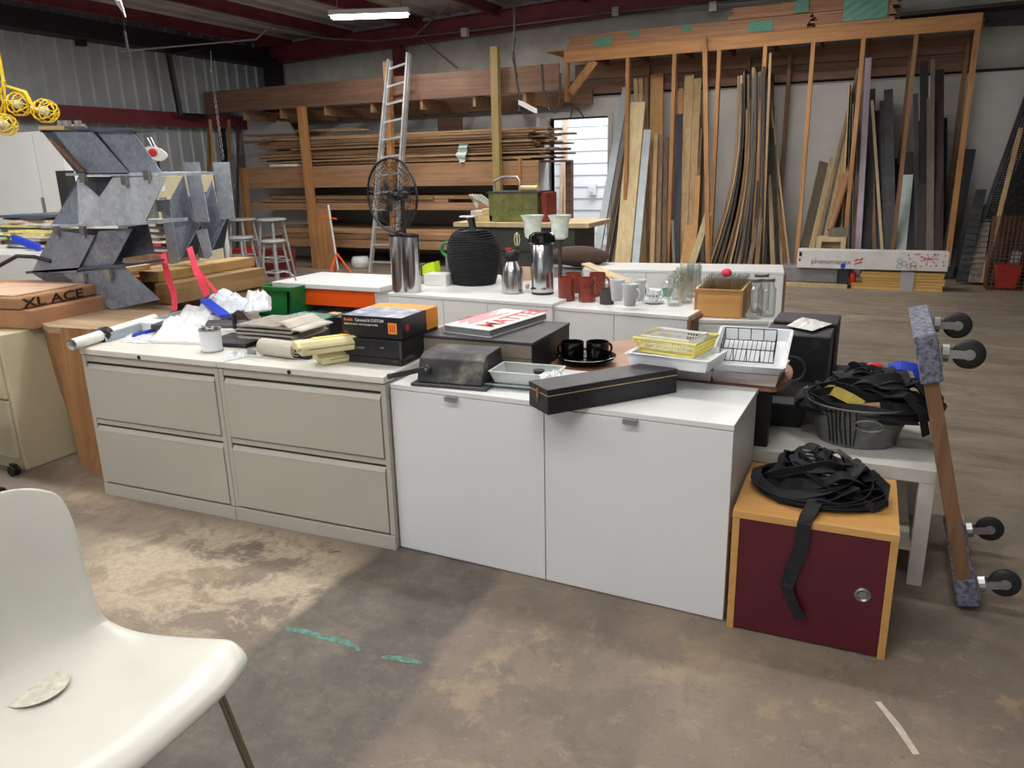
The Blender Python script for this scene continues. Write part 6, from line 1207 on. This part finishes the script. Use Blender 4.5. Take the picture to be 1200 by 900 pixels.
T = Thing('wire_rack', 'dark wire rack sitting in the white enamel tray', 'rack', tuple(T.e.location), .10); T.e.location = T.e.location + Vector((.03, .06, .032)); T.e.rotation_euler = (.27, 0, .06); b = MB()
for h_ in (.004, .055): b.tube([(0, 0, h_), (.19, 0, h_), (.19, .17, h_), (0, .17, h_)], .0022, 5, closed=True)
for i in range(5):
    for y_ in (0, .17): b.tube([(.19 * i / 4, y_, .004), (.19 * i / 4, y_, .055)], .0018, 4)
for i in range(1, 4):
    for x_ in (0, .19): b.tube([(x_, .17 * i / 4, .004), (x_, .17 * i / 4, .055)], .0018, 4)
for i in range(12): b.tube([(.19 * i / 11, 0, .004), (.19 * i / 11, .17, .004)], .0014, 4)
T.part('wires', b, 'gap')
# ------------------------------------------------------------------ right cluster
# burgundy fronted cube
BX0, BX1, BY, BD, BH = -.330, .150, 2.345, .45, .425
T = Thing('storage_cube', 'birch storage cube with burgundy door at the right end of the front row', 'cabinet', (BX0, BY, 0), .01)
w = BX1 - BX0
b = MB(); b.box(0, .022, 0, BD, 0, BH - .025); T.part('side_panel', b, 'boxwood'); b = MB(); b.box(w - .022, w, 0, BD, 0, BH - .025); T.part('side_panel', b, 'boxwood')
b = MB(); b.box(-.001, w + .001, -.002, BD, BH - .0245, BH); T.part('top_panel', b, 'boxwood', bevel=.0015); b = MB(); b.box(.0225, w - .0225, .01, BD - .003, .004, .022); b.box(.0225, w - .0225, BD - .02, BD - .004, .022, BH - .026); T.part('inner_panel', b, 'boxwood')
b = MB(); b.box(.0235, w - .0235, .001, .009, .006, BH - .027); d_ = T.part('door', b, 'burgundy', bevel=.001)
kx = at_y(1011, 698, BY).x - BX0; kz = at_y(1011, 698, BY).z
b = MB(); b.lathe([(.0, .004), (.012, .004), (.013, .002), (.014, .0045), (.019, .0075), (.0235, .005), (.0245, 0)], 28, cap0=False); b.rot(RX(PI / 2)); b.move((kx, .001, kz)); T.part('round_pull', b, 'zinc', parent=d_, smooth=True)
# white side table
LX0, LX1, LY0, LY1, LZ = -.42, .272, 2.87, 3.56, .448
T = Thing('side_table', 'square white side table carrying the galvanized tub', 'side table', ((LX0 + LX1) / 2, (LY0 + LY1) / 2, 0))
b = MB(); b.box(LX0, LX1, LY0, LY1, LZ - .05, LZ); T.partw('tabletop', b, 'tablewhite', bevel=.002)
for x_ in (LX0, LX1 - .05):
    for y_ in (LY0, LY1 - .05): b = MB(); b.box(x_, x_ + .05, y_, y_ + .05, 0, LZ - .051); T.partw('leg', b, 'tablewhite', bevel=.001)
b = MB(); b.box(LX0 + .05, LX1 - .05, LY0 + .01, LY1 - .01, .13, .145); T.partw('lower_shelf', b, 'tablewhite')
# galvanized tub
c = at_z(1000, 508, LZ + .001); cx, cy = .005, 3.12
T = Thing('galvanized_tub', 'oval galvanized metal tub full of black straps on the white side table', 'tub', (cx, cy, LZ + .001)); ex = 1.0
def oval(prof, seg=36, sx=1.0, sy=.85): b = MB(); b.lathe(prof, seg, cap0=False, cap1=False); b.v = [Vector((v.x * sx, v.y * sy, v.z)) for v in b.v]; return b
b = oval([(0, .0), (.135, 0), (.14, .003), (.158, .07), (.160, .075), (.163, .078), (.165, .083), (.166, .088), (.183, .148), (.188, .152), (.190, .158), (.186, .162), (.181, .158), (.162, .085), (.136, .006), (0, .006)]); T.part('wall', b, 'tub', smooth=True)
b = MB(); hz_ = .105
b.tube([(.045 * math.cos(a) * 1.1, 0, .022 * math.sin(a)) for a in [k * PI / 8 for k in range(16)]], .0045, 6, closed=True); b.rot(RX(.15)); b.move((.04, -.152, hz_)); T.part('side_handle', b, 'tub', smooth=True)
b = MB()
for s in (-1, 1): b = MB(); b.tube([(s * .188, 0, .15), (s * .195, 0, .185), (s * .185, 0, .19)], .011, 8); T.part('bail_ear', b, 'zinc', smooth=True)
b = MB()
for k in range(7):
    a = -2.2 + k * .10; r0 = .188; P = []
    for j in range(5): zz = .155 - j * .035 * (1 + .3 * (k % 3)); rr = .140 + (.19 - .14) * max(0, zz) / .158 + .003; P.append((rr * math.cos(a + .02 * math.sin(j + k)), rr * .85 * math.sin(a + .02 * math.sin(j + k)), max(.01, zz)))
    b.tube(P, .0025, 4)
T.part('tar_drips', b, 'black')
def smoothp(P, k=4):
    P = [Vector(p) for p in P]; out = []
    for i in range(len(P) - 1):
        p0, p1, p2, p3 = P[max(i - 1, 0)], P[i], P[i + 1], P[min(i + 2, len(P) - 1)]
        for j in range(k):
            t = j / k; out.append(.5 * (2 * p1 + (p2 - p0) * t + (2 * p0 - 5 * p1 + 4 * p2 - p3) * t * t + (3 * p1 - p0 - 3 * p2 + p3) * t ** 3))
    return out + [P[-1]]
def straps(name, centre, rx, ry, z0, hgt, n, w, seed, lab, cat, mat='strapblack', core=True, overhang=None, g=None):
    rnd = random.Random(seed); T = Thing(name, lab, cat, (centre[0], centre[1], z0), 0, g)
    def sp(p, rr, q): s_ = -1 if p < 0 else 1; return rr * s_ * abs(p) ** q
    if core:
        b = MB(); R_, S_ = 18, 30; rows = []
        for i in range(R_ + 1):
            f = i / R_; row = []
            for k in range(S_ + 1):
                a = 2 * PI * (k % S_) / S_; rr = f; x_, y_ = rx * rr * math.cos(a), ry * rr * math.sin(a); env = max(0, 1 - rr ** 2.6)
                nz = noise.noise(Vector((x_ * 16 + seed, y_ * 16, 3))) * .5 + noise.noise(Vector((x_ * 38 + seed, y_ * 38, 7))) * .22
                edge = 1 + .16 * noise.noise(Vector((math.cos(a) * 1.7 + seed, math.sin(a) * 1.7, 0)))
                row.append((x_ * edge, y_ * edge, hgt * env * (.62 + nz) + .004))
            rows.append(row)
        b.grid(rows); T.part('cloth_heap', b, 'blackcloth', smooth=True)
    b = MB()
    for k in range(n):
        a0 = rnd.uniform(0, 2 * PI); P = []; sd = []; L = rnd.randint(9, 16); a = a0; r = rnd.uniform(.2, .9); da = rnd.uniform(.25, .5) * rnd.choice((-1, 1)); dr = rnd.uniform(-.10, .10)
        lift = rnd.uniform(.0, .03); tw = rnd.uniform(-.9, .9)
        for j in range(L):
            x_, y_ = rx * r * math.cos(a), ry * r * math.sin(a); env = max(0, 1 - r ** 2.4); zz = hgt * env * (.75 + .3 * noise.noise(Vector((x_ * 14, y_ * 14, k)))) + .010 + lift * math.sin(j * .8 + k)
            P.append((x_, y_, max(.008, zz + .01))); a += da; r = min(1.0, max(.1, r + dr)); tgt = tw + .5 * math.sin(j * .5); sd.append((math.cos(a) * math.cos(tgt), math.sin(a) * math.cos(tgt), math.sin(tgt)))
        b.ribbon(smoothp(P), w * rnd.uniform(.7, 1.15), .003, side=smoothp(sd))
    T.part('webbing', b, mat, smooth=True)
    return T
T = straps('strap_pile', (cx + .03, cy + .04), .25, .18, LZ + .12, .15, 30, .04, 4, 'heap of black webbing straps filling the galvanized tub', 'straps')
b = MB(); b.ribbon([(.10, -.02, .10), (.16, -.04, .13), (.21, -.07, .08), (.235, -.08, -.02), (.24, -.09, -.09)], .07, .004, side=(.3, 1, 0)); b.ribbon([(.14, .0, .12), (.20, .02, .12), (.25, .02, .05), (.255, .02, -.06), (.25, .03, -.12)], .08, .004, side=(.2, 1, 0)); b.ribbon([(.05, -.10, .08), (.12, -.13, .10), (.18, -.14, .04), (.20, -.15, -.04)], .05, .004, side=(.6, 1, 0)); T.part('hanging_strap', b, 'strapblack')
b = MB(); b.ribbon([(-.155, -.03, .065), (-.12, -.10, .085), (-.06, -.14, .07), (-.02, -.15, .05)], .04, .012, side=(.2, .2, 1)); T.part('yellow_strap', b, 'mustard', label='yellow strap')
b = MB(); b.tube([(-.03, -.15, .04), (.04, -.145, .05)], .018, 10); T.part('wood_handle', b, 'stainwood')
b = MB(); b.ribbon([(.06, .06, .15), (.10, .04, .17), (.15, .04, .165), (.17, .03, .13)], .035, .006, side=(0, .5, 1)); T.part('blue_buckle', b, 'blue', label='blue buckle'); b = MB(); b.ball((.01, .05, .155), .02, sc=(1.5, 1, .7)); T.part('red_cap', b, 'red')
# black strap bag on cube
T = straps('strap_bag', (-.095, 2.60), .20, .165, BH + .001, .135, 26, .035, 9, 'heap of black fabric bag and straps on the birch cube', 'bag')
b = MB(); b.ribbon([(.02, -.10, .05), (-.0, -.18, .03), (-.015, -.245, .012), (-.02, -.262, -.01), (-.022, -.266, -.09), (-.045, -.268, -.17), (-.055, -.268, -.23), (-.03, -.270, -.29), (-.005, -.271, -.33)], .042, .003, side=[(1, 0, 0)] * 4 + [(1, 0, 0), (1, -.1, 0), (.7, -.3, 0), (.5, -.3, .3), (.3, -.1, .3)]); T.part('hanging_strap', b, 'strapblack')
b = MB(); b.ribbon([(-.05, -.02, .14), (.01, -.06, .115), (.05, -.11, .07)], .030, .004, side=(.7, .7, .1)); hs = T.part('buckle_strap', b, 'black')
b = MB()
for k in range(9): c_ = Vector((-.045, -.025, .146)).lerp(Vector((.048, -.108, .076)), k / 8); b.box(c_.x - .012, c_.x + .012, c_.y - .002, c_.y + .002, c_.z, c_.z + .004)
T.part('stitching', b, 'grey', parent=hs)
b = MB(); b.ribbon([(.10, .02, .06), (.16, .0, .085), (.205, -.04, .06), (.21, -.09, .03), (.17, -.12, .02), (.11, -.11, .03)], .03, .004, side=(.2, .3, 1)); T.part('loop_strap', b, 'strapblack')
b = MB(); b.tube([(.02, .06, .12), (.05, .03, .14), (.09, .04, .11)], .009, 8); T.part('metal_buckle', b, 'zinc')
# speakers
def speaker(x0, y0, z0, w, d, h, rz, lab, tape=False):
    T = Thing('loudspeaker', lab, 'speaker', (x0, y0, z0), rz); b = MB(); b.box(0, w, .008, d, 0, h); T.part('cabinet', b, 'speakerbody', bevel=.004); b = MB(); b.box(.004, w - .004, 0, .008, .004, h - .004); T.part('baffle', b, 'black', bevel=.002)
    b = MB(); b.lathe([(.062, 0), (.062, .006), (.054, .006), (.048, -.004), (.02, -.010), (.016, -.004), (0, .002)], 32, cap0=False); b.rot(RX(PI / 2)); b.move((w * .47, -.001, h * .36)); T.part('woofer', b, 'charcoal', smooth=True)
    b = MB(); b.lathe([(.022, 0), (.022, .004), (.012, .002), (0, .006)], 24, cap0=False); b.rot(RX(PI / 2)); b.move((w * .8, -.001, h * .86)); T.part('tweeter', b, 'rubber', smooth=True)
    if tape: b = MB(); b.box(.03, .055, -.003, .03, h - .045, h + .0015); T.part('blue_tape', b, 'tapeblue')
    return T
sx0 = at_y(906, 392, 3.60); sx1 = at_y(971, 393, 3.60); szt = at_y(906, 390, 3.6).z; szb = LZ
speaker(-.42, 3.60, .50, .285, .22, .245, -.02, 'black loudspeaker facing forward with blue tape on its top corner', True)
b = MB(); b.box(-.46, -.04, 3.585, 4.12, .0, .498); solo('low_chest', b, 'black', 'low black chest behind the side table under the loudspeakers', 'chest', bevel=.004)
speaker(-.41, 3.86, .50, .29, .24, .255, -.02, 'black loudspeaker directly behind the one with blue tape')
p = at_z(938, 381, .747); bag('paper_sheet', [(922, 382), (952, 388), (975, 380), (940, 372)], .757, .010, 'paper', 'crumpled white paper lying on the loudspeakers', 'paper', 4)
b = MB(); b.ribbon([(-.40, 3.50, LZ + .12), (-.30, 3.45, LZ + .14), (-.2, 3.42, LZ + .10)], .1, .004, side=(0, 1, 0)); 
T = Thing('black_tray', 'black folded plastic tray lying between the round table and the tub', 'tray', (-.30, 3.30, LZ + .001), .1); b = MB(); b.taper(-.11, .11, -.16, .16, 0, .10, .03, .03); T.part('body', b, 'rubber', bevel=.006); b = MB(); b.box(-.13, .16, -.18, .18, .101, .112); T.part('rim', b, 'black', bevel=.004)
# cart dolly on end
A0 = Vector((.405, 2.76, .0)); A1 = Vector((.395, 3.30, 0)); U = Vector((-.235, 0, .93)); un = U.normalized(); yv = Vector((0, 1, 0)); nn = yv.cross(un) ; nn = nn if nn.x > 0 else -nn
T = Thing('furniture_dolly', 'wooden furniture dolly with carpeted ends and four casters standing on end by the side table', 'dolly', (A0.x, 3.03, 0)); Ld = U.length
lift = Vector((0, 0, .03))
def dp(u, y, n): return Vector((.405, y, .02)) + un * (u * Ld) + nn * n
def dbox(u0, u1, y0, y1, n0, n1): b = MB(); b.hexa([dp(u0, y0, n0), dp(u0, y0, n1), dp(u0, y1, n1), dp(u0, y1, n0), dp(u1, y0, n0), dp(u1, y0, n1), dp(u1, y1, n1), dp(u1, y1, n0)]); return b
for y0 in (2.76, 3.24): T.partw('side_rail', dbox(.03, .97, y0, y0 + .055, -.022, .024), 'stainwood', bevel=.002)
for u0 in (0, .83): T.partw('carpet_end', dbox(u0, u0 + (.10 if u0 == 0 else .17), 2.745, 3.31, -.030, .037), 'carpet', bevel=.006)
for (u, y) in ((.915, 2.82), (.93, 3.24), (.05, 2.82), (.06, 3.24)):
    b = dbox(u - .04, u + .04, y - .045, y + .045, .038, .043); pl = T.partw('caster_plate', b, 'zinc'); c0 = dp(u, y, .045); ax = (nn + un * (-.25 if u > .5 else .0)).normalized(); wc_ = c0 + ax * .078
    b = MB(); b.tube([c0, c0 + ax * .02], .03, 14)
    for s in (-1, 1): b.plank(c0 + ax * .012 + yv * s * .018, wc_ + yv * s * .019, un * .028, yv * .003)
    b.tube([wc_ - yv * .024, wc_ + yv * .024], .007, 10); T.partw('caster_fork', b, 'zinc')
    b = MB(); b.lathe([(.014, -.015), (.040, -.015), (.046, -.011), (.049, -.004), (.049, .004), (.046, .011), (.040, .015), (.014, .015)], 32); b.rot(RX(PI / 2)); b.move(wc_); T.partw('wheel', b, 'rubber', smooth=True)
    b = MB(); b.lathe([(0, -.0165), (.018, -.0165), (.018, .0165), (0, .0165)], 16, cap0=False, cap1=False); b.rot(RX(PI / 2)); b.move(wc_); T.partw('wheel_hub', b, 'zinc')
# scrap on floor, teal paint marks
for (pts, lab) in (([(328, 734), (350, 739), (378, 746), (403, 752), (422, 762)], 'long teal spray paint mark on the concrete floor'), ([(447, 770), (462, 771), (480, 774), (495, 777)], 'short teal spray paint mark on the concrete floor')):
    b = MB(); P = [at_z(x_, y_, .0012) for x_, y_ in pts]; wv = .026; top_ = []; bot_ = []
    for k in range(25):
        f = k / 24 * (len(P) - 1); i = min(int(f), len(P) - 2); p = P[i].lerp(P[i + 1], f - i); e = math.sin(PI * (k + .6) / 25.2) ** .35; top_.append(p + Vector((0, wv * .5 * e + .006 * noise.noise(p * 40), 0))); bot_.append(p - Vector((0, wv * .5 * e + .006 * noise.noise(p * 47), 0)))
    b.grid([bot_, top_]); o = solo('paint_mark', b, 'tealpaint', lab, 'paint mark')
p = at_z(388, 646, .001); b = MB(); b.ball((p.x, p.y, .004), .012, 10, sc=(1.4, 1, .4), jit=.4, floor=.001); b.tube([(p.x, p.y, .004), (p.x + .04, p.y + .01, .004)], .003, 5); solo('dry_leaf', b, 'cardboard', 'small curled orange brown scrap on the floor before the filing cabinet', 'scrap')
p = at_z(1042, 845, .0012); b = MB(); b.grid([[at_z(1025, 822, .0012), at_z(1032, 822, .0012)], [at_z(1048, 852, .0012), at_z(1056, 850, .0012)], [at_z(1070, 884, .0012), at_z(1078, 884, .0012)]]); solo('paint_mark', b, 'chalk', 'pale scuffed streak on the floor at the lower right', 'paint mark')
# caster foot at the left edge
T = Thing('office_chair', 'grey leg and black caster of an office chair at the left edge', 'office chair', on(-10, 590, 0)); o_ = at_z(-10, 590, 0)
b = MB(); b.plank((-.25, .0, .10), (-.0, .03, .075), (0, .035, 0), (0, 0, .03)); b.plank((-.02, .03, .085), (.10, -.12, .07), (0, .03, 0), (0, 0, .025)); T.part('base_arm', b, 'graywhite'); b = MB(); b.tube([(-.25, 0, .10), (-.25, 0, .42)], .03, 12); T.part('column', b, 'black'); b = MB(); b.lathe([(0, 0), (.2, .01), (.22, .04), (0, .05)], 24, (-.25, 0, .42)); T.part('seat', b, 'charcoal')
for (x_, y_) in ((.01, .05), (.10, -.13), (-.5, .05), (-.25, -.25), (-.25, .28)):
    b = MB()
    for s in (-.012, .012): b.lathe([(.0, s - .008), (.027, s - .008), (.027, s + .008), (0, s + .008)], 18)
    b.rot(RX(PI / 2)); b.move((x_, y_, .027)); b.box(x_ - .02, x_ + .02, y_ - .008, y_ + .008, .03, .065); T.part('caster', b, 'black')
# ------------------------------------------------------------------ foreground chair
CH = Thing('shell_chair', 'off white moulded plastic shell chair with metal legs in the left foreground', 'chair', (CHX, CHY, 0), CHR)
prof = [(.262, .418), (.256, .434), (.240, .446), (.205, .452), (.15, .446), (.08, .434), (.0, .424), (-.07, .420), (-.13, .428), (-.175, .448), (-.207, .486), (-.226, .540), (-.240, .61), (-.256, .69), (-.276, .77), (-.290, .815), (-.297, .828)]
hw = [.205, .228, .238, .243, .243, .240, .234, .226, .216, .206, .198, .197, .203, .212, .215, .207, .170]
rows = []
for i, ((x_, z_), w_) in enumerate(zip(prof, hw)):
    row = []
    for j in range(17):
        s = -1 + j / 8; a = abs(s)
        cur = .020 * a ** 3 if 2 < i < 12 else .008 * a ** 3
        if i <= 9: px2, pz2 = x_ - (.022 * a ** 4 if i < 4 else 0), z_ + cur - (.012 * max(0, a - .85) / .15 * 1.0)
        else: px2, pz2 = x_ + .030 * a ** 2, z_ - (.03 * a ** 5 if i > 13 else 0)
        row.append((px2, s * w_, pz2))
    rows.append(row)
b = MB(); b.grid(rows); CH.part('shell', b, 'chair', smooth=True, solid=.009, sub=2)
for (sx, sy) in ((1, 1), (1, -1), (-1, 1), (-1, -1)):
    b = MB(); b.tube([(sx * .02, sy * .12, .406), (sx * .13, sy * .165, .408), (sx * .165, sy * .185, .396), (sx * .235, sy * .225, .0)], .0095, 10); CH.part('leg', b, 'chrome', smooth=True)
b = MB(); b.ball((.0, .0, 0), .065, 20, sc=(1, 1, .015)); b.move((-.13, -.02, .4370)); CH.part('wear_spot', b, 'scuff', label='round worn spot')

# scrap of white film and black tie caught on the roof at the left
p = at_y(141, 8, 6.0); b = MB(); b.prism([at_y(134, 1, 6.0), at_y(141, 0, 6.0), at_y(147, 20, 6.0)], (0, .01, 0)); b.tube([at_y(141, 2, 6.0), at_y(120, -6, 6.0), at_y(112, -22, 6.0)], .006, 5); solo('hanging_scrap', b, 'plasticwhite', 'white torn scrap hanging from the roof above the left corrugated wall', 'scrap')
b = MB(); b.tube([at_y(146, 36, 6.0), at_y(150, 60, 6.0)], .014, 6); b.tube([at_y(146, 36, 6.0), at_y(143, 0, 6.0), at_y(141, -20, 6.0)], .003, 4); solo('black_tie', b, 'black', 'short black strip hanging from the roof below the white torn scrap', 'strip')
